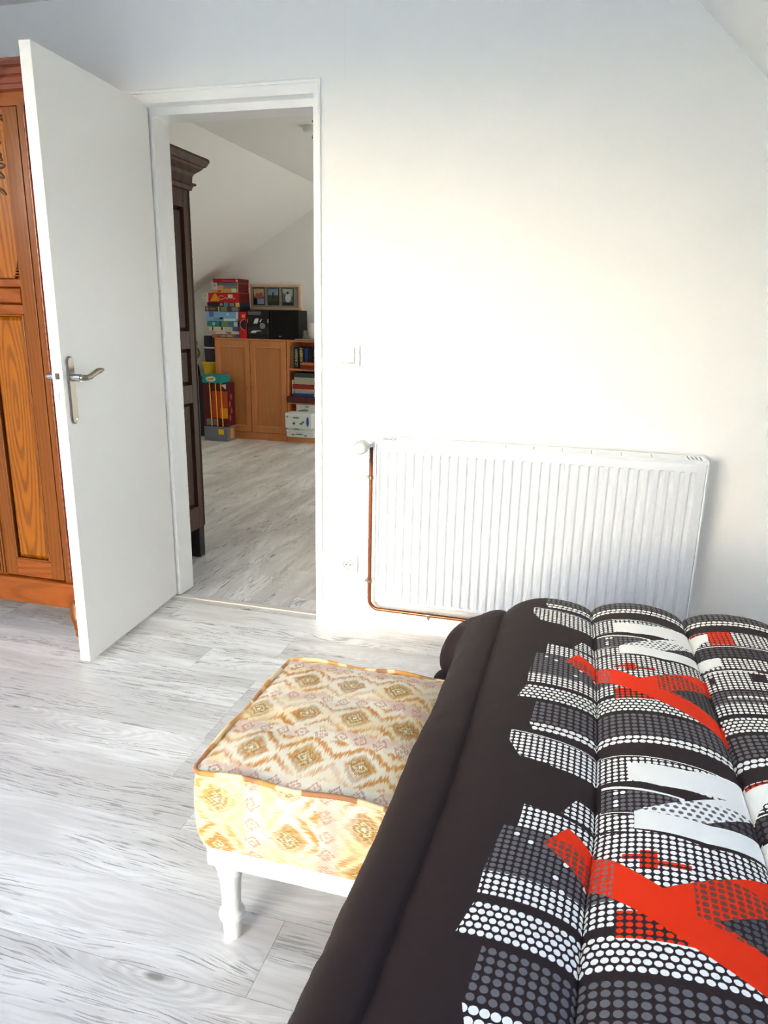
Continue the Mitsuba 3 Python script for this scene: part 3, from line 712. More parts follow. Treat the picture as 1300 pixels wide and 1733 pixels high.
def cushion():
    """box cushion with crowned top; uv: woven direction along x on the top, along z on the front and x on the sides"""
    n = 40; r = 0.014
    def side_in(z):    # slight bulge of the boxing
        t = (z - .245) / (.425 - .245); return .007 * np.sin(np.clip(t, 0, 1) * np.pi) - .008 * np.exp(-t * 10)
    V, F, UV = [], [], []
    def grid(P, uv):
        a, b = P.shape[:2]; o = sum(len(x) for x in V)
        i, j = np.meshgrid(np.arange(a - 1), np.arange(b - 1), indexing='ij'); k = (i * b + j).ravel() + o
        F.append(np.concatenate([np.stack([k, k + b, k + b + 1], 1), np.stack([k, k + b + 1, k + 1], 1)])); V.append(P.reshape(-1, 3)); UV.append(uv.reshape(-1, 2))
    def rounded(x, y, r=.016):      # square corners drawn in to quarter circles
        x, y = np.array(x, float), np.array(y, float)
        for cx, sx in ((SX0 + r, -1), (SX1 - r, 1)):
            for cy, sy in ((SY0 + r, -1), (SY1 - r, 1)):
                a, b = (x - cx) * sx, (y - cy) * sy; k = (a > 0) & (b > 0)
                f = np.where(k, np.maximum(a, b) / np.maximum(np.hypot(a, b), 1e-9), 1.0)
                x = np.where(k, cx + sx * a * f, x); y = np.where(k, cy + sy * b * f, y)
        return x, y
    s = np.unique(np.concatenate([np.linspace(0, 1, n - 9), np.linspace(0, .06, 6), np.linspace(.94, 1, 6)])); n = len(s) - 1; S, Q = np.meshgrid(s, s, indexing='ij')
    X, Y = rounded(SX0 + S * (SX1 - SX0), SY0 + Q * (SY1 - SY0))
    cr = (1 - (2 * S - 1) ** 4) * (1 - (2 * Q - 1) ** 4)
    lump = meshkit.fbm(np.stack([X * 9, Y * 9, X * 0], -1), 2, 4) - .5
    Z = .424 + .016 * cr + .022 * lump * cr
    grid(np.stack([X, Y, Z], -1), np.stack([X, Y], -1))
    t = np.linspace(0, 1, 13)
    per = np.concatenate([np.stack([s, 0 * s], 1)[:-1], np.stack([1 + 0 * s, s], 1)[:-1], np.stack([1 - s, 1 + 0 * s], 1)[:-1], np.stack([0 * s, 1 - s], 1)])
    nrm = np.concatenate([[[0, -1]] * n, [[1, 0]] * n, [[0, 1]] * n, [[-1, 0]] * (n + 1)]).astype(float)
    cx, cy = rounded(SX0 + per[:, 0] * (SX1 - SX0), SY0 + per[:, 1] * (SY1 - SY0))
    mid = np.array([(SX0 + SX1) / 2, (SY0 + SY1) / 2]); tn = np.gradient(np.stack([cx, cy], 1), axis=0); tn[0] = tn[-1] = [.7, -.7]; nrm = np.stack([tn[:, 1], -tn[:, 0]], 1); nrm[0] = nrm[-1] = [-.707, -.707]; nrm /= np.linalg.norm(nrm, axis=1, keepdims=True)
    z = .245 + t * (.424 - .245); off = side_in(z)
    wv = meshkit.noise(np.stack([cx * 14, cy * 14, cx * 0], -1), 8) - .5
    Xs = cx[:, None] + nrm[:, 0:1] * (off[None] + .006 * wv[:, None] * np.sin(t * np.pi)[None]); Ys = cy[:, None] + nrm[:, 1:2] * (off[None] + .006 * wv[:, None] * np.sin(t * np.pi)[None]); Zs = np.repeat(z[None], len(cx), 0)
    along = np.concatenate([[0], np.cumsum(np.hypot(np.diff(cx), np.diff(cy)))])
    grid(np.stack([Xs, Ys, Zs], -1), np.stack([Zs + .02, along[:, None] + 0.043 + 0 * Zs], -1))
    Vb = [[SX0 + .008, SY0 + .008, .246], [SX1 - .008, SY0 + .008, .246], [SX1 - .008, SY1 - .008, .246], [SX0 + .008, SY1 - .008, .246]]
    o = sum(len(x) for x in V); V.append(np.array(Vb)); F.append(np.array([[o, o + 2, o + 1], [o, o + 3, o + 2]])); UV.append(np.zeros((4, 2)))
    return trimesh.Trimesh(np.vstack(V), np.vstack(F), process=False), np.vstack(UV)


tag('footstool', 'square footstool with orange ikat cushion and white turned legs beside the bed', 'footstool')
cm, cuv = cushion()
put('footstool__cushion', cm, 'ikat_cloth', smooth=30 if False else True, uv=cuv, label='cream and ochre ikat-patterned cushion')
loop = []; rr = .018
for cx_, cy_, a0 in ((SX1 - rr, SY0 + rr, -90), (SX1 - rr, SY1 - rr, 0), (SX0 + rr, SY1 - rr, 90), (SX0 + rr, SY0 + rr, 180)):
    q = arc((cx_, cy_, .4255), rr + .001, a0, a0 + 90, 8, (1, 0, 0), (0, 1, 0))
    if loop:
        p0, p1 = np.array(loop[-1]), np.array(q[0]); loop += [(p0 + (p1 - p0) * k_).tolist() for k_ in np.linspace(0, 1, 16)[1:-1]]
    loop += q
p0, p1 = np.array(loop[-1]), np.array(loop[0]); loop += [(p0 + (p1 - p0) * k_).tolist() for k_ in np.linspace(0, 1, 16)[1:]] + [loop[1]]
loop = [[x_, y_, z_ + .004 * math.sin(x_ * 31 + y_ * 27)] for x_, y_, z_ in loop]
put('footstool__cushion__piping', tube(loop, 0.0052, 10), 'ikat_piping', smooth=60, label='corded piping round the top edge')
put('footstool__apron', cat(rbox(SX0 + .012, SX1 - .012, SY0 + .012, SY0 + .034, .196, .246, .004), rbox(SX0 + .012, SX1 - .012, SY1 - .034, SY1 - .012, .196, .246, .004), rbox(SX0 + .012, SX0 + .034, SY0 + .02, SY1 - .02, .196, .246, .004), rbox(SX1 - .034, SX1 - .012, SY0 + .02, SY1 - .02, .196, .246, .004)), 'white_gloss', smooth=40, label='white painted apron')
lp = [(0, 0), (.0165, 0), (.0185, .003), (.0205, .040), (.0205, .046), (.0265, .051), (.0280, .058), (.0265, .065), (.0215, .069), (.0195, .074), (.0200, .100), (.0225, .150), (.0255, .158), (.0260, .164), (.0235, .168), (.0235, .171), (.0285, .176), (.0285, .184), (.024, .187), (.024, .1955), (0, .1955)]
for xx in (SX0 + .046, SX1 - .046):
    for yy in (SY0 + .046, SY1 - .046):
        k = put('footstool__leg', cat(lathe(lp, 36, (xx, yy, 0)), rbox(xx - .030, xx + .030, yy - .030, yy + .030, .192, .245, .003)), 'white_gloss', smooth=35)


# ------------------------------------------------------------------ oak armoire in the bedroom
AX0, AX1, AYF, AYB = -2.00, -0.838, -0.460, -0.03
tag('oak_armoire', 'varnished golden oak armoire with carved doors behind the open door', 'armoire')
put('oak_armoire__body', cat(bx(AX0, AX1, AYF + .03, AYB, .13, 1.985)), 'oak_frame')
put('oak_armoire__cornice', cornice(AX0, AX1, AYF + .004, AYB, [(1.985, .004), (1.990, .016), (2.002, .020), (2.004, .026), (2.018, .034), (2.024, .032), (2.026, .040), (2.040, .050), (2.046, .048), (2.048, .056), (2.058, .062), (2.066, .062)], back_y=1), 'oak_cornice')
put('oak_armoire__frieze', cat(bx(AX0, AX1, AYF + .004, AYF + .032, 1.944, 1.986)), 'oak_rail')
put('oak_armoire__plinth', cat(rbox(AX0 - .006, AX1 + .006, AYF - .018, AYF + .03, .212, .232, .006), rbox(AX0, AX1, AYF - .006, AYF + .03, .122, .214, .003)), 'oak_rail', smooth=40)
for x_a, x_b in ((-0.902, AX1), (AX0, -1.936)):
    k = put('oak_armoire__post', bx(x_a, x_b, AYF + .002, AYF + .031, .232, 1.944), 'oak_frame')
    for q in range(3):
        xx = x_b - .012 - q * .012 if x_a == -0.902 else x_a + .012 + q * .012
        put(k + '__reed', tube([(xx, AYF + .001, z) for z in (.236, 1.0, 1.942)], .0048, 12), 'oak_cornice', smooth=60)
for x_a, x_b in ((-1.242, -1.181), (-1.657, -1.596)):
    k = put('oak_armoire__mullion', bx(x_a, x_b, AYF + .004, AYF + .031, .232, 1.944), 'oak_frame')
    for q in range(4):
        xx = x_a + .010 + q * (x_b - x_a - .02) / 3
        put(k + '__reed', tube([(xx, AYF + .003, z) for z in (.24, 1.0, 1.94)], .0055, 12), 'oak_frame', smooth=60)


def shaped_panel(x0, x1, z0, z1, y):
    """upper panel with clipped lower corners"""
    p = Polygon([(x0 + .022, z0), (x1 - .022, z0), (x1 - .002, z0 + .062), (x1 - .001, z1 - .02), (x1 - .016, z1 - .001), (x0 + .016, z1 - .001), (x0 + .001, z1 - .02), (x0 + .002, z0 + .062)])
    m = trimesh.creation.extrude_polygon(p, .006, engine='earcut'); v = m.vertices.copy(); m.vertices = np.stack([v[:, 0], y + .006 - v[:, 2], v[:, 1]], 1); return m


def armoire_door(x0, x1, flip):
    y = AYF
    k = 'oak_armoire__door'
    ix0, ix1 = x0 + .052, x1 - .062
    if flip: ix0, ix1 = x0 + .062, x1 - .052
    stl = [rbox(x0 + .002, ix0, y, y + .028, .236, 1.942, .003), rbox(ix1, x1 - .002, y, y + .028, .236, 1.942, .003)]
    rls = [rbox(ix0 - .001, ix1 + .001, y + .0008, y + .027, a, b, .003) for a, b in ((.236, .306), (1.262, 1.296), (1.358, 1.384), (1.918, 1.942))]
    k = put(k, bx(ix0 - .002, ix1 + .002, y + .026, y + .029, .240, 1.938), 'oak_frame')
    for q in stl: put(k + '__stile', q, 'oak_frame', smooth=40)
    for q in rls: put(k + '__rail', q, 'oak_rail', smooth=40)
    def pan(za, zb, rise, bev):
        m = panel(ix1 - ix0 + .004, zb - za + .004, bev, .020, rise); m.apply_translation(((ix0 + ix1) / 2, y + .006, (za + zb) / 2)); return m
    put(k + '__lower_panel', pan(.306, 1.262, .000, .024), 'oak_honey', label='raised lower panel with cathedral grain')
    bead = []
    for a, b in (((ix0 + .004, .310), (ix1 - .004, .310)), ((ix0 + .004, 1.258), (ix1 - .004, 1.258)), ((ix0 + .004, .310), (ix0 + .004, 1.258)), ((ix1 - .004, .310), (ix1 - .004, 1.258))):
        bead.append(cyl((a[0], y + .003, a[1]), (b[0], y + .003, b[1]), .0042, 10))
    put(k + '__panel_bead', cat(*bead), 'oak_frame', smooth=40)
    put(k + '__small_panel', pan(1.296, 1.358, .001, .010), 'oak_rail')
    put(k + '__panel_ground', bx(ix0, ix1, y + .020, y + .026, 1.384, 1.918), 'oak_frame')
    put(k + '__upper_panel', shaped_panel(ix0 + .002, ix1 - .002, 1.388, 1.914, y + .006), 'oak_honey')
    for side in (-1, 1):
        cxx = (ix0 + .012) if side < 0 else (ix1 - .012)
        fan = []
        for q in range(6):
            z = 1.394 + q * .0098; wd = .0125 - q * .0019
            x_o = ix0 + .002 if side < 0 else ix1 - .002
            a_, b_ = sorted((x_o, x_o - side * 2 * wd)); fan.append(rbox(a_, b_, y + .004, y + .016, z, z + .006, .0025, 6))
        put(k + '__corner_fan', cat(*fan), 'oak_frame', smooth=40)
    cx_, cz_ = (ix0 + ix1) / 2 - .008, 1.76
    pet = []
    for ring, (n_, rr, a, b) in enumerate(((12, .050, .028, .011), (8, .028, .017, .008))):
        for q in range(n_):
            an = 2 * math.pi * q / n_ + ring * .2
            s_ = m3.Manifold.sphere(1.0, 16).scale((a, .008 + .003 * ring, b)).rotate((0, -math.degrees(an), 0)).translate((cx_ + rr * math.cos(an), y + .005, cz_ + rr * math.sin(an)))
            pet.append(tm(s_))
    pet.append(tm(m3.Manifold.sphere(1.0, 20).scale((.013, .013, .013)).translate((cx_, y + .003, cz_))))
    for sg in (-1, 1):
        for q in range(5):
            s_ = m3.Manifold.sphere(1.0, 14).scale((.030 - .003 * q, .007, .009)).rotate((0, sg * (35 + 8 * q), 0)).translate((cx_ + .016 * ((q % 2) * 2 - 1), y + .005, cz_ + sg * (.080 + .014 * q)))
            pet.append(tm(s_))
    for sg in (-1, 1):
        for q in range(4):
            s_ = m3.Manifold.sphere(1.0, 14).scale((.020, .007, .007)).rotate((0, 40 * sg, 0)).translate((cx_ + sg * .055, y + .005, cz_ + (q - 1.5) * .055)); pet.append(tm(s_))
    put(k + '__carving', cat(*pet), 'oak_carving', smooth=50, label='carved flower and leaves')


armoire_door(-1.180, -0.903, False); armoire_door(-1.935, -1.658, True)
k = put('oak_armoire__centre_door', cat(rbox(-1.595, -1.540, AYF, AYF + .028, .236, 1.942, .003), rbox(-1.298, -1.243, AYF, AYF + .028, .236, 1.942, .003), bx(-1.545, -1.293, AYF + .001, AYF + .027, .236, .306), bx(-1.545, -1.293, AYF + .001, AYF + .027, 1.88, 1.942)), 'oak_frame')
m = panel(.246, 1.576, .024, .02, 0); m.apply_translation((-1.419, AYF + .006, 1.093)); put(k + '__panel', m, 'oak_honey')


def cabriole(x, y, sx):
    pts = [(0, 0, .135, .030), (.004, -.004, .11, .030), (.010, -.010, .085, .029), (.008, -.008, .055, .022), (.002, -.002, .03, .016), (.004, -.006, .012, .016), (.006, -.010, .004, .014)]
    hs = []
    for a, b in zip(pts, pts[1:]):
        hs.append(m3.Manifold.batch_hull([m3.Manifold.sphere(q[3], 20).translate((x + sx * q[0], y + q[1], max(q[2], .0145))) for q in (a, b)]))
    m = tm(m3.Manifold.batch_boolean(hs, m3.OpType.Add).refine_to_length(.008)); m = trimesh.smoothing.filter_taubin(m, iterations=6)
    m.vertices[:, 2] -= m.vertices[:, 2].min(); return m


for xx, sx in ((-0.862, 1), (-1.976, -1)):
    for yy in (AYF + .006, AYB - .05):
        put('oak_armoire__leg', cabriole(xx, yy, sx), 'oak_frame', smooth=60)

# ------------------------------------------------------------------ dark armoire behind the wall, in the next room
BX0, BX1, BY0, BY1 = -2.02, -0.90, 0.172, 0.640
tag('dark_armoire', 'tall dark brown antique armoire seen through the doorway', 'armoire')
put('dark_armoire__body', bx(BX0, BX1 - .022, BY0, BY1 - .022, .17, 1.86), 'walnut_panel')
side = [bx(BX1 - .024, BX1, BY0, BY0 + .075, .165, 1.86), bx(BX1 - .024, BX1, BY1 - .055, BY1, .165, 1.86)]
side += [bx(BX1 - .024, BX1 - .001, BY0 + .07, BY1 - .05, a, b) for a, b in ((.165, .285), (.835, .925), (1.105, 1.19), (1.765, 1.86))]
put('dark_armoire__side_frame', cat(*side), 'walnut_dark')
for a, b in ((.285, .835), (.925, 1.105), (1.19, 1.765)):
    m = panel(BY1 - BY0 - .125, b - a + .004, .02, .016, 0); m.apply_transform(trimesh.transformations.rotation_matrix(math.pi / 2, [0, 0, 1])); m.apply_translation((BX1 - .012, (BY0 + .075 + BY1 - .055) / 2, (a + b) / 2))
    put('dark_armoire__side_panel', m, 'walnut_panel')
put('dark_armoire__cornice', cornice(BX0, BX1, BY0, BY1, [(1.845, .002), (1.850, .012), (1.866, .016), (1.872, .028), (1.880, .028), (1.884, .014), (1.910, .016), (1.925, .024), (1.945, .050), (1.955, .056), (1.958, .064), (1.972, .072), (1.984, .078), (1.994, .076), (1.998, .070)], back_y=0), 'walnut_dark')
put('dark_armoire__corner_post', tube([(BX1 - .004, BY1 - .004, z) for z in (.17, .9, 1.845)], .009, 12), 'walnut_dark', smooth=60)
for x_a, x_b in ((BX0 + .06, -1.465), (-1.455, BX1 - .06)):
    k = put('dark_armoire__door', cat(bx(x_a, x_a + .07, BY1 - .022, BY1, .20, 1.84), bx(x_b - .07, x_b, BY1 - .022, BY1, .20, 1.84), bx(x_a, x_b, BY1 - .022, BY1 - .001, .20, .30), bx(x_a, x_b, BY1 - .022, BY1 - .001, 1.74, 1.84), bx(x_a, x_b, BY1 - .022, BY1 - .001, .98, 1.06)), 'walnut_dark')
put('dark_armoire__front_stile', bx(BX0, BX0 + .058, BY1 - .022, BY1, .17, 1.86), 'walnut_dark'); put('dark_armoire__front_stile', bx(BX1 - .058, BX1 - .024, BY1 - .022, BY1, .17, 1.86), 'walnut_dark')
for xx in (BX0 + .03, BX1 - .028):
    for yy in (BY0 + .03, BY1 - .030):
        put('dark_armoire__leg', cat(rbox(xx - .027, xx + .027, yy - .027, yy + .027, .0, .172, .004)), col(24, 20, 19), smooth=40)

# ------------------------------------------------------------------ low cabinet and bookcase in the next room
KX0, KX1, KYF, KYB, KZ = -2.702, -1.905, 4.15, 4.43, 1.035
tag('beech_cabinet', 'low two-door beech cabinet against the end wall of the next room', 'cabinet')
put('beech_cabinet__body', cat(bx(KX0, KX1, KYF + .02, KYB, .0, KZ - .018), bx(KX0, KX1, KYF + .004, KYB, KZ - .018, KZ)), 'beech')
put('beech_cabinet__plinth', bx(KX0 + .01, KX1 - .01, KYF + .012, KYF + .03, .0, .075), 'beech')
for x_a, x_b, kx in ((KX0 + .002, -2.310, -2.340), (-2.304, KX1 - .004, -2.272)):
    sw = .055
    k = put('beech_cabinet__door', cat(rbox(x_a, x_a + sw, KYF - .002, KYF + .018, .080, KZ - .020, .003), rbox(x_b - sw, x_b, KYF - .002, KYF + .018, .080, KZ - .020, .003), rbox(x_a + sw - .002, x_b - sw + .002, KYF - .0015, KYF + .018, .080, .140, .003), rbox(x_a + sw - .002, x_b - sw + .002, KYF - .0015, KYF + .018, KZ - .075, KZ - .020, .003)), 'beech', smooth=40)
    put(k + '__panel', bx(x_a + sw - .003, x_b - sw + .003, KYF + .011, KYF + .016, .137, KZ - .072), 'beech_panel')
    for (q0, q1, w0, w1) in ((x_a + sw, x_b - sw, .139, .150), (x_a + sw, x_b - sw, KZ - .086, KZ - .074)):
        put(k + '__panel_lip', Polygon_prism([(q0, w0), (q1, w0), (q1 - .010, w1), (q0 + .010, w1)], KYF + .002, KYF + .012), 'beech_light')  # lighter beech paints the highlight on the panel bevels
    put(k + '__knob', lathe([(0, 0), (.005, 0), (.005, .010), (.010, .014), (.010, .020), (.006, .024), (0, .024)], 20, (kx, KYF - .001, .548), [0, -1, 0]), col(190, 96, 52, .4), smooth=40)

tag('beech_bookcase', 'open beech bookcase with books and paper boxes right of the cabinet', 'bookcase')
QX0, QX1 = -1.900, -1.10
put('beech_bookcase__side', bx(QX0, QX0 + .022, KYF, KYB, 0, KZ), 'beech')
put('beech_bookcase__side', bx(QX1 - .022, QX1, KYF, KYB, 0, KZ), 'beech')
put('beech_bookcase__back', bx(QX0, QX1, KYB - .008, KYB, 0, KZ), 'beech')
for a, b in ((KZ - .020, KZ), (.733, .753), (.396, .416), (.052, .072)):
    put('beech_bookcase__shelf', bx(QX0 + .021, QX1 - .021, KYF + .002, KYB - .006, a, b), 'beech')
put('beech_bookcase__plinth', bx(QX0 + .021, QX1 - .021, KYF + .015, KYF + .03, 0, .053), 'beech_light')


def spine_text(text, h, x, y, z, colour, key):
    m = meshkit.text_mesh(text, h, 0.0012, bold=True); v = m.vertices.copy()
    # reads upwards on a surface facing -y
    m.vertices = np.stack([x - v[:, 1], y - v[:, 2], z + v[:, 0]], 1)
    put(key, m, colour)


def face_text(text, h, x, y, z, colour, key):
    m = meshkit.text_mesh(text, h, 0.0012, bold=False); v = m.vertices.copy(); m.vertices = np.stack([x + v[:, 0], y - v[:, 2], z + v[:, 1]], 1); put(key, m, colour)


def book(key, x0, x1, y0, y1, z0, z1, colour, label, group=None, upright=True, pages=True):
    """cover of three boards and a page block; the spine faces -y"""
    t = .0025
    if upright:
        m = cat(bx(x0, x0 + t, y0, y1, z0, z1), bx(x1 - t, x1, y0, y1, z0, z1), rbox(x0, x1, y0 - .001, y0 + .004, z0, z1, .002)); pg = bx(x0 + t, x1 - t, y0 + .004, y1 - .004, z0 + .003, z1 - .004)
    else:
        m = cat(bx(x0, x1, y0, y1, z0, z0 + t), bx(x0, x1, y0, y1, z1 - t, z1), rbox(x0, x1, y0 - .001, y0 + .004, z0, z1, .002)); pg = bx(x0 + .004, x1 - .004, y0 + .004, y1 - .004, z0 + t, z1 - t)
    key = put(key, m, colour, smooth=40); tag(key, label, 'book', group)
    put(key + '__pages', pg, col(226, 216, 196)); return key


by = 4.175
book('book', -1.874, -1.838, by + .01, 4.38, .7535, .975, col(120, 104, 88), 'greyish brown book at the left end of the top bookcase shelf')
k = book('book', -1.826, -1.782, by, 4.39, .7535, .960, col(22, 24, 26, .4), 'thick black dictionary with gold lettering, left of its twin', 'black dictionaries')
spine_text('LE ROBERT', .024, -1.793, by - .001, .772, col(206, 186, 120), k + '__spine_lettering')
k = book('book', -1.776, -1.724, by, 4.39, .7535, .962, col(22, 24, 26, .4), 'thick black dictionary with gold lettering, right of its twin', 'black dictionaries')
spine_text('LE ROBERT', .026, -1.738, by - .001, .772, col(216, 196, 126), k + '__spine_lettering')
book('book', -1.718, -1.680, by + .004, 4.39, .7535, .955, col(34, 58, 108), 'blue book standing right of the dictionaries')
book('book', -1.674, -1.640, by + .006, 4.39, .7535, .950, col(26, 24, 28), 'black book standing right of the blue book')
book('book', -1.632, -1.590, by + .006, 4.39, .7535, .955, col(60, 52, 48), 'dark book near the door frame on the top shelf')
book('book', -1.735, -1.52, 4.118, 4.168, .7535, .792, col(112, 34, 34), 'dark red book lying in front of the dictionaries', upright=False)
book('book', -1.728, -1.53, 4.120, 4.168, .7925, .818, col(196, 110, 52), 'orange book lying on the dark red book', upright=False)
# second shelf
book('book', -1.852, -1.828, 4.16, 4.36, .4965, .640, col(228, 220, 206), 'thin cream book standing beside the pile on the middle shelf')
k = put('photo_album', cat(rbox(-1.8765, -1.58, 4.09, 4.38, .4165, .478, .004)), col(82, 34, 36), smooth=40, label='thick burgundy album lying under the pile of books', cat='album')
put(k + '__pages', bx(-1.872, -1.584, 4.37, 4.385, .424, .470), col(220, 210, 190))
put(k + '__ribbing', cat(*[rbox(-1.86 + q * .07, -1.85 + q * .07, 4.088, 4.094, .418, .477, .002) for q in range(4)]), col(96, 44, 44), smooth=40)
book('book', -1.832, -1.60, 4.13, 4.36, .4965 - .018, .508, col(40, 68, 122), 'dark blue book at the bottom of the pile on the album', upright=False)
book('book', -1.812, -1.60, 4.14, 4.36, .5085, .530, col(150, 156, 170), 'grey-blue book second from the bottom of the pile', upright=False)
book('book', -1.816, -1.59, 4.14, 4.36, .5305, .553, col(196, 164, 136), 'pale brown book in the middle of the pile', upright=False)
book('book', -1.836, -1.60, 4.135, 4.37, .5535, .599, col(140, 40, 38), 'thick red book in the pile under the beige box', upright=False)
k = put('storage_box', rbox(-1.820, -1.60, 4.14, 4.37, .5995, .669, .003), col(170, 164, 140), smooth=40, label='beige box on the thick red book', cat='box')
k = put('storage_box', rbox(-1.826, -1.60, 4.145, 4.37, .6695, .712, .003), col(58, 64, 66), smooth=40, label='dark grey box on top of the beige box', cat='box')
# paper boxes
green, leafg, bluec = col(120, 150, 130), col(90, 140, 90), col(40, 84, 150)


def paper_box(x0, x1, y0, y1, z0, z1, label, prints):
    k = put('paper_box', rbox(x0, x1, y0, y1, z0, z1, .003), col(224, 230, 226), smooth=40, label=label, cat='box', group=None)
    put(k + '__lid_edge', rbox(x0 - .002, x1 + .002, y0 - .002, y1 + .001, z1 - .022, z1 + .001, .002), col(232, 236, 234), smooth=40)
    for (a, b, c, d, mt) in prints:
        e = m3.Manifold.cylinder(.0012, 1, 1, 20).scale(((b - a) / 2, (d - c) / 2, 1)); m = tm(e); v = m.vertices.copy(); m.vertices = np.stack([(a + b) / 2 + v[:, 0], y0 - .0025 - v[:, 2] * .4, (c + d) / 2 + v[:, 1]], 1); m.invert(); put(k + '__print', m, mt)


paper_box(-1.876, -1.58, 4.06, 4.40, .0725, .148, 'white paper box with green print at the bottom of the bookcase', [(-1.82, -1.79, .090, .106, green), (-1.78, -1.70, .096, .110, leafg), (-1.69, -1.65, .085, .100, green)])
paper_box(-1.868, -1.58, 4.065, 4.40, .1495, .176, 'thin white box between the two larger paper boxes', [(-1.80, -1.74, .152, .160, green)])
paper_box(-1.854, -1.575, 3.98, 4.147, .1775, .324, 'white paper box sticking out furthest over the lower boxes', [(-1.838, -1.820, .278, .298, green), (-1.775, -1.70, .274, .290, green), (-1.772, -1.748, .214, .236, col(60, 80, 80)), (-1.70, -1.665, .214, .234, leafg), (-1.675, -1.648, .232, .250, leafg), (-1.626, -1.60, .20, .295, bluec)])
paper_box(-1.806, -1.56, 4.155, 4.40, .3055, .394, 'white paper box with green leaves at the top under the shelf', [(-1.79, -1.70, .316, .340, green), (-1.74, -1.67, .330, .348, green), (-1.71, -1.66, .368, .380, green)])
# things on the bookcase
k = put('grey_tray', cat(rbox(-1.80, -1.45, 4.12, 4.40, KZ + .0005, KZ + .012, .003)), col(140, 136, 140), smooth=40, label='flat grey tray on top of the bookcase beside the loudspeaker', cat='tray')
k = put('small_ornament', lathe([(0, 0), (.03, 0), (.034, .01), (.022, .03), (.030, .055), (.016, .075), (.02, .085), (0, .085)], 24, (-1.725, 4.22, KZ + .012)), col(120, 116, 110), smooth=50, label='small grey ornament on the tray by the loudspeaker', cat='ornament')
k = put('cream_vase', lathe([(0, 0), (.03, 0), (.042, .03), (.048, .10), (.040, .14), (.044, .155), (.040, .155), (.036, .14), (0, .13)], 28, (-1.655, 4.24, KZ + .012)), col(222, 214, 200), smooth=50, label='cream vase on the tray at the door frame edge', cat='vase')

# ------------------------------------------------------------------ hi-fi, loudspeaker, picture frame
blk, blk2 = col(16, 16, 17, .3), col(34, 35, 37, .35)
hx0, hx1, hy = -2.338, -2.096, 4.17
tag('stereo', 'black compact stereo on the cabinet beside the red box', 'stereo')
put('stereo__body', rbox(hx0, hx1, hy + .004, 4.40, KZ + .001, KZ + .282, .006), blk, smooth=40)
put('stereo__display', rbox(hx0 + .012, hx0 + .155, hy - .002, hy + .008, KZ + .232, KZ + .268, .003), col(96, 98, 100, .3), smooth=40)
put('stereo__cassette_door', rbox(hx0 + .010, hx1 - .010, hy - .003, hy + .008, KZ + .135, KZ + .222, .004), col(10, 10, 11, .12), smooth=40)
put('stereo__disc_drawer', rbox(hx0 + .010, hx1 - .010, hy - .002, hy + .008, KZ + .042, KZ + .118, .004), blk2, smooth=40)
put('stereo__emblem', lathe([(0, 0), (.030, 0), (.030, .004), (0, .004)], 28, (hx1 - .068, hy - .002, KZ + .128), [0, -1, 0]).apply_transform(np.eye(4)), col(130, 132, 134, .3), smooth=40)
put('stereo__button', cat(*[rbox(xx, xx + .012, hy - .006, hy + .006, KZ + .155, KZ + .195, .003) for xx in (hx0 + .002, hx1 - .016)]), col(150, 142, 120, .3), smooth=40)


def glint(pts, y, key):  # white patches painting reflections on the black stereo front
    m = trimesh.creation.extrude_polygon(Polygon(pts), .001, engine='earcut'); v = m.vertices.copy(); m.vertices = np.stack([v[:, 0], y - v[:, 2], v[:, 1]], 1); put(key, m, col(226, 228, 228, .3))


glint([(hx0 + .072, KZ + .150), (hx0 + .118, KZ + .150), (hx0 + .136, KZ + .200), (hx0 + .096, KZ + .200)], hy - .0032, 'stereo__painted_reflection')
glint([(hx0 + .140, KZ + .165), (hx0 + .152, KZ + .165), (hx0 + .172, KZ + .196), (hx0 + .162, KZ + .196)], hy - .0032, 'stereo__painted_reflection')
glint([(hx0 + .036, KZ + .058), (hx0 + .096, KZ + .058), (hx0 + .110, KZ + .072), (hx0 + .160, KZ + .078), (hx0 + .160, KZ + .083), (hx0 + .06, KZ + .080)], hy - .0022, 'stereo__painted_reflection')
tag('loudspeaker', 'black loudspeaker box beside the stereo on the cabinet', 'loudspeaker')
put('loudspeaker__cabinet', rbox(-2.088, -1.772, hy + .006, 4.40, KZ + .001, KZ + .285, .006), col(9, 9, 10, .5), smooth=40)
put('loudspeaker__grille_cloth', rbox(-2.068, -1.786, hy - .002, hy + .010, KZ + .012, KZ + .276, .008), col(10, 10, 11, .9), smooth=40)
put('loudspeaker__badge', rbox(-1.99, -1.965, hy - .004, hy, KZ + .028, KZ + .034, .001), col(190, 190, 190, .3))
tag('picture_frame', 'pale wooden picture frame with three photographs above the stereo', 'picture frame')
fx0, fx1, fz0, fz1, fy = -2.438, -1.848, 1.322, 1.574, 4.43
put('picture_frame__frame', cat(rbox(fx0, fx1, fy - .02, fy + .02, fz1 - .024, fz1, .003), rbox(fx0, fx1, fy - .02, fy + .02, fz0, fz0 + .024, .003), rbox(fx0, fx0 + .024, fy - .02, fy + .02, fz0, fz1, .003), rbox(fx1 - .024, fx1, fy - .02, fy + .02, fz0, fz1, .003)), 'pale_wood', smooth=40)
put('picture_frame__mount', bx(fx0 + .01, fx1 - .01, fy + .004, fy + .019, fz0 + .01, fz1 - .01), col(160, 150, 138, .3))


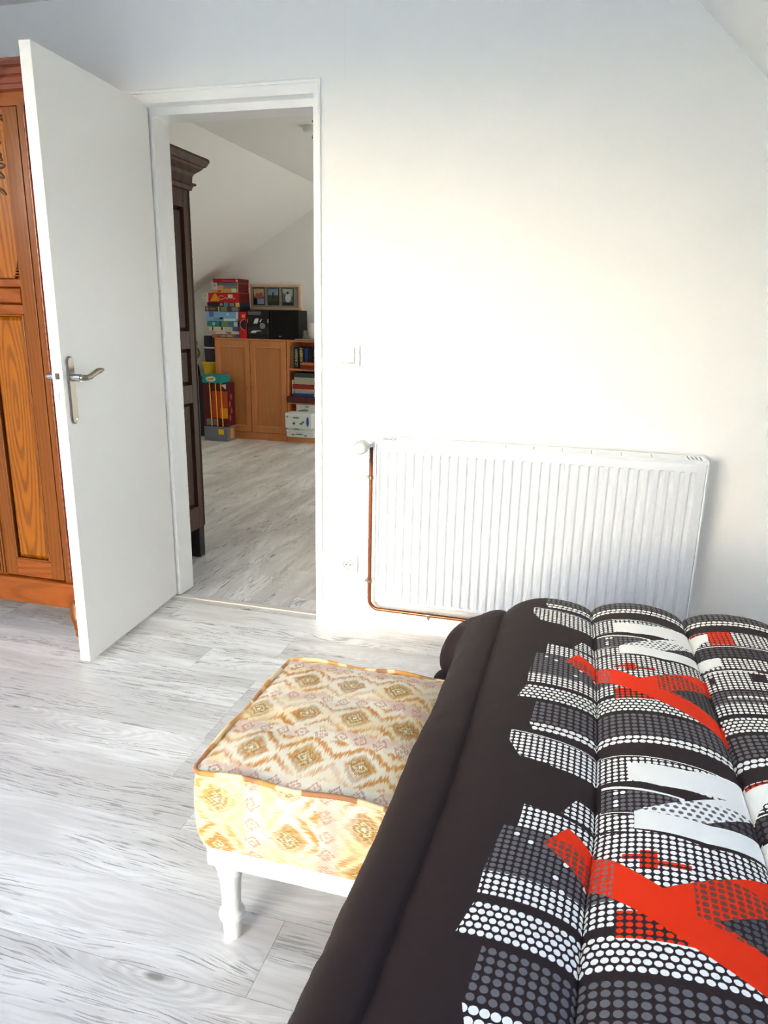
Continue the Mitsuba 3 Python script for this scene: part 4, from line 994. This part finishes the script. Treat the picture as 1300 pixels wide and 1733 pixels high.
def photo_tone(p, n, uv):
    i = dr.floor((p.x + 2.374) / 0.1605); u = (p.x + 2.374 - i * 0.1605) / 0.112; v = (p.z - 1.377) / 0.155
    a = mix(lin(120, 90, 80), lin(214, 178, 140), smoothstep(0.45, 0.6, v)); a = mix(a, lin(170, 104, 78), dr.select(dr.square((u - .35) / .2) + dr.square((v - .55) / .17) < 1, 1.0, 0.0)); a = mix(a, lin(176, 96, 72), dr.select(dr.square((u - .72) / .2) + dr.square((v - .58) / .18) < 1, 1.0, 0.0))
    a = mix(a, lin(30, 26, 32), dr.select((u < .3) & (v < .38), 1.0, 0.0)); a = mix(a, lin(150, 168, 206), dr.select((u > .35) & (v < .36), 1.0, 0.0))
    b = mix(lin(58, 70, 44), lin(128, 150, 176), smoothstep(0.55, 0.62, v)); b = mix(b, lin(34, 38, 36), dr.select(dr.square((u - .5) / .09) + dr.square((v - .55) / .25) < 1, 1.0, 0.0)); b = mix(b, lin(40, 44, 34), smoothstep(0.3, 0.1, v))
    c = mix(lin(92, 104, 92), lin(176, 182, 176), smoothstep(0.5, 0.8, v + 0.2 * (u - .5))); c = mix(c, lin(206, 208, 214), dr.select(dr.square((u - .55) / .28) + dr.square((v - .42) / .3) < 1, 1.0, 0.0)); c = mix(c, lin(60, 46, 40), dr.select(dr.square((u - .5) / .13) + dr.square((v - .75) / .09) < 1, 1.0, 0.0)); c = mix(c, lin(28, 28, 30), smoothstep(0.2, 0.1, v))
    return dr.select(i < 0.5, a, dr.select(i < 1.5, b, c)) * (0.85 + 0.3 * noise(p.x * 160, p.z * 160, 1.0))


mat('photo_print', proc(photo_tone), 0.3)
for q in range(3):
    xx = -2.374 + q * .1605
    put('picture_frame__photo_border', bx(xx - .008, xx + .120, fy - .001, fy + .005, 1.369, 1.540), col(44, 46, 44))
    put('picture_frame__photograph', bx(xx, xx + .112, fy - .003, fy + .004, 1.377, 1.532), 'photo_print')


# ------------------------------------------------------------------ board games
def game(x0, x1, z0, z1, colour, label, patches=(), y0=4.17, y1=4.41, side=None):
    k = put('board_game', rbox(x0, x1, y0, y1, z0 + .0006, z1 - .0006, .002), colour, smooth=40, label=label, cat='board game')
    for a, b, c, d, mt in patches:
        w, h = x1 - x0, z1 - z0
        put(k + '__printed_patch', bx(x0 + a * w, x0 + b * w, y0 - .0012, y0 + .001, z0 + c * h, z0 + d * h), mt)
    if side: put(k + '__end_panel', bx(x1 - .001, x1 + .0012, y0 + .004, y1 - .004, z0 + .003, z1 - .003), side)
    return k


zk = KZ + .0005
stack = [
    (-2.735, -2.424, .036, col(128, 96, 84), 'brown and orange board game at the bottom of the stack', [(0, .18, 0, 1, col(186, 100, 60)), (.3, .5, .2, .8, col(150, 140, 128)), (.55, .75, .2, .8, col(160, 150, 120)), (.86, 1, 0, 1, col(74, 84, 130))], None),
    (-2.722, -2.426, .030, col(216, 196, 184), 'pale pink board game second from the bottom', [(.5, .7, .2, .8, col(130, 96, 80)), (0, .1, .2, .9, col(190, 150, 140))], None),
    (-2.806, -2.432, .043, col(214, 204, 180), 'cream board game third from the bottom', [(.0, .10, .1, .8, col(170, 156, 140)), (.2, .24, .1, .9, col(70, 66, 60)), (.47, .52, .3, .9, col(60, 50, 40)), (.58, .8, .15, .85, col(180, 186, 184)), (.82, 1, .05, .95, col(70, 84, 140))], None),
    (-2.788, -2.434, .056, col(50, 126, 124), 'teal and green board game in the middle of the stack', [(.17, .26, .25, .75, col(150, 196, 180)), (.40, .46, 0, 1, col(46, 80, 70)), (.47, .68, .1, .95, col(120, 136, 80)), (.68, .84, .1, .9, col(60, 110, 140)), (.86, .98, .1, .9, col(186, 206, 190))], None),
    (-2.796, -2.428, .094, col(126, 176, 214), 'thick light blue board game above the teal one', [(.10, .24, .45, .98, col(92, 116, 160)), (.42, .52, .18, .40, col(26, 32, 44)), (.24, .42, .10, .36, col(110, 138, 180)), (.55, .92, .02, .30, col(206, 214, 216)), (.92, .99, .25, 1, col(222, 222, 216)), (.63, .70, .60, .85, col(190, 216, 230))], None),
    (-2.803, -2.414, .050, col(74, 58, 58), 'dark brown board game with small pictures', [(.02, .10, .2, .85, col(190, 110, 100)), (.14, .30, .35, .75, col(128, 104, 98)), (.38, .42, 0, 1, col(190, 170, 150)), (.46, .64, .1, .95, col(124, 126, 78)), (.78, .96, .1, .95, col(128, 120, 130))], col(28, 30, 36)),
    (-2.775, -2.414, .040, col(38, 32, 38), 'thin dark board game under the red one', [(.40, .48, .2, .8, col(150, 158, 170)), (.52, .66, .0, 1, col(84, 130, 160)), (.70, .84, .1, .9, col(150, 130, 124)), (.88, 1, 0, 1, col(206, 180, 110))], col(34, 56, 66)),
]
z = zk
for x_a, x_b, h, c_, lb, pt, sd in stack:
    game(x_a, x_b, z, z + h, c_, lb, pt, side=sd); z += h
k = game(-2.822, -2.418, z, z + .094, col(186, 30, 30), 'bright red board game with a yellow triangle and white end', [(0, .155, 0, 1, col(206, 200, 184)), (.05, .10, .55, .85, col(120, 90, 80)), (.70, .83, .5, .85, col(220, 214, 196))], side=col(96, 26, 26))
tri = trimesh.creation.extrude_polygon(Polygon([(-2.74, z + .012), (-2.63, z + .012), (-2.672, z + .086), (-2.694, z + .086)]), .0014, engine='earcut'); v = tri.vertices.copy(); tri.vertices = np.stack([v[:, 0], 4.17 - v[:, 2], v[:, 1]], 1); put(k + '__yellow_triangle', tri, col(226, 150, 24))
sc = [(-2.612 + .030 * math.cos(a), 4.1695, z + .048 + .018 * math.sin(a)) for a in np.linspace(.6, 5.6, 14)] + [(-2.58 + q * .012, 4.1695, z + .042 + .012 * math.sin(q * 1.9)) for q in range(11)]
put(k + '__script', tube(sc, .0026, 6), col(236, 190, 180), smooth=60)
z += .094
game(-2.714, -2.424, z, z + .098, col(206, 150, 84), 'board game with blue and orange landscape under the topmost box', [(0, .20, .30, 1, col(196, 192, 196)), (.06, .14, .6, .9, col(96, 90, 100)), (.2, .98, .72, .98, col(92, 104, 136)), (.45, .98, .42, .72, col(118, 128, 110)), (.75, .92, .08, .45, col(220, 212, 196)), (.22, .35, .05, .25, col(196, 70, 40))], side=col(92, 24, 28)); z += .098
game(-2.700, -2.420, z, z + .040, col(150, 28, 40), 'crimson board game on top of the stack', [(.35, .85, .25, .6, col(186, 60, 64)), (.9, .99, .2, .7, col(214, 160, 160))], side=col(92, 20, 26))
k = put('board_game', rbox(-2.416, -2.342, 4.155, 4.41, KZ + .0006, KZ + .262, .003), col(196, 26, 28), smooth=40, label='bright red box standing on end between the stack and the stereo', cat='board game')
put(k + '__dark_disc', cyl((-2.352, 4.1545, KZ + .135), (-2.352, 4.150, KZ + .135), .046, 32).slice_plane((-2.3425, 0, 0), (-1, 0, 0)), col(40, 36, 40))
put(k + '__orange_patch', bx(-2.385, -2.350, 4.1535, 4.156, KZ + .205, KZ + .235, ), col(222, 160, 90))
put(k + '__pale_arc', tube(arc((-2.352, 4.1535, KZ + .135), .052, 95, 265, 16, (1, 0, 0), (0, 0, 1)), .003, 6), col(226, 170, 160), smooth=60)

# ------------------------------------------------------------------ toys left of the cabinet, under the slope
k = put('toy_box', rbox(-2.738, -2.474, 3.925, 4.10, 0.0, .148, .003), col(110, 112, 120, .35), smooth=40, label='low grey box on the floor in front of the cabinet', cat='box')
put(k + '__yellow_label', bx(-2.575, -2.515, 3.9235, 3.926, .072, .128), col(232, 190, 30))
put(k + '__yellow_end', bx(-2.475, -2.4728, 3.99, 4.06, .02, .13), col(206, 150, 40))
put(k + '__flap', rbox(-2.62, -2.46, 3.99, 4.12, .1482, .1525, .001), col(196, 150, 100))
k = put('toy_box', rbox(-2.752, -2.474, 3.960, 4.115, .1535, .592, .003), col(86, 18, 26), smooth=40, label='tall dark red game box standing on the grey box', cat='box')
put(k + '__orange_picture', bx(-2.655, -2.478, 3.9585, 3.961, .235, .510), col(186, 74, 26))
put(k + '__yellow_picture', bx(-2.560, -2.480, 3.9575, 3.960, .235, .340), col(226, 150, 24))
put(k + '__grey_picture', bx(-2.725, -2.600, 3.9575, 3.960, .158, .225), col(120, 118, 124))
put(k + '__white_flash', trimesh.creation.extrude_polygon(Polygon([(-2.545, .575), (-2.490, .585), (-2.490, .530)]), .001, engine='earcut').apply_transform(np.array([[1, 0, 0, 0], [0, 0, -1, 3.9590], [0, 1, 0, 0], [0, 0, 0, 1.0]])), col(206, 206, 210))
put(k + '__side_figures', cat(*[trimesh.creation.icosphere(2, 1.0).apply_transform(np.diag([.0015, .020, .034, 1])).apply_translation((-2.473, 4.00 + .03 * (q % 2), .24 + q * .07)) for q in range(4)]), col(170, 70, 60), smooth=60)
k = put('toy_box', rbox(-2.745, -2.525, 3.935, 4.120, .5935, .672, .003), col(22, 142, 138), smooth=40, label='teal box with an oval badge lying on the dark red box', cat='box')
bdg = tm(m3.Manifold.cylinder(.0015, 1, 1, 28).scale((.056, .026, 1))); v = bdg.vertices.copy(); bdg.vertices = np.stack([-2.642 + v[:, 0], 3.9345 - v[:, 2], .633 + v[:, 1]], 1); bdg.invert(); put(k + '__oval_badge', bdg, col(232, 214, 190))
put(k + '__badge_print', cat(bx(-2.682, -2.655, 3.9322, 3.9345, .624, .640), bx(-2.650, -2.610, 3.9322, 3.9345, .626, .642)), col(206, 110, 40))
for q, (a, b) in enumerate(((-2.668, -2.652), (-2.602, -2.586), (-2.543, -2.527))):
    put('wooden_stick', cyl((b, 3.937, .153), (a, 3.950, .592), .0062, 12), col(232, 160, 44), smooth=40, label='yellow wooden stick leaning against the dark red box, %s' % ('leftmost of three', 'middle of three', 'rightmost of three')[q], cat='stick', group='yellow sticks')
k = put('plastic_bucket', lathe([(0, 0), (.075, 0), (.100, .125), (.108, .127), (.108, .150), (.098, .150), (.072, .006), (0, .006)], 36, (-2.815, 4.28, .635)), col(224, 184, 24, .4), smooth=40, label='yellow plastic bucket behind the teal box', cat='bucket')
k = put('storage_tub', cat(lathe([(0, 0), (.085, 0), (.092, .10), (.092, .135), (0, .135)], 32, (-2.80, 4.30, .786))), col(58, 42, 56, .4), smooth=40, label='dark purple tub standing on the yellow bucket', cat='tub')
put(k + '__white_band', lathe([(.0925, 0), (.096, 0), (.096, .016), (.0925, .016), (.0925, 0)], 32, (-2.80, 4.30, .921)), col(214, 210, 214), smooth=40)
put(k + '__lid', lathe([(0, 0), (.092, 0), (.092, .105), (.088, .112), (0, .112)], 32, (-2.80, 4.30, .937)), col(30, 24, 32, .4), smooth=40, label='blackish lid')
k = put('toy_crate', cat(rbox(-2.93, -2.71, 4.16, 4.42, 0.0, .634, .006)), col(34, 34, 44), smooth=40, label='dark crate holding up the yellow bucket beside the cabinet', cat='crate')
k = put('toy_bag', trimesh.smoothing.filter_taubin(tm(m3.Manifold.batch_hull([m3.Manifold.sphere(.09, 20).translate(q) for q in ((-3.06, 4.22, .09), (-3.06, 4.32, .09), (-3.05, 4.26, .70))]).refine_to_length(.03))), col(28, 42, 74), smooth=60, label='navy blue bag against the end wall beside the dark armoire', cat='bag')
k = put('soft_toy', cat(trimesh.creation.icosphere(3, .075).apply_translation((-3.03, 4.28, .865)), trimesh.creation.icosphere(3, .055).apply_translation((-3.02, 4.26, .97)), trimesh.creation.icosphere(2, .02).apply_translation((-3.05, 4.25, 1.02)), trimesh.creation.icosphere(2, .02).apply_translation((-2.985, 4.25, 1.02))), col(156, 152, 72, .9), smooth=60, label='olive soft toy on the navy bag', cat='soft toy')

k = put('smoke_detector', lathe([(0, 0), (.052, 0), (.052, -.012), (.044, -.030), (.030, -.036), (0, -.036)], 36, (-0.79, 1.99, ZC)), 'plastic_white', smooth=40, label='small white smoke detector on the ceiling of the next room', cat='smoke detector')
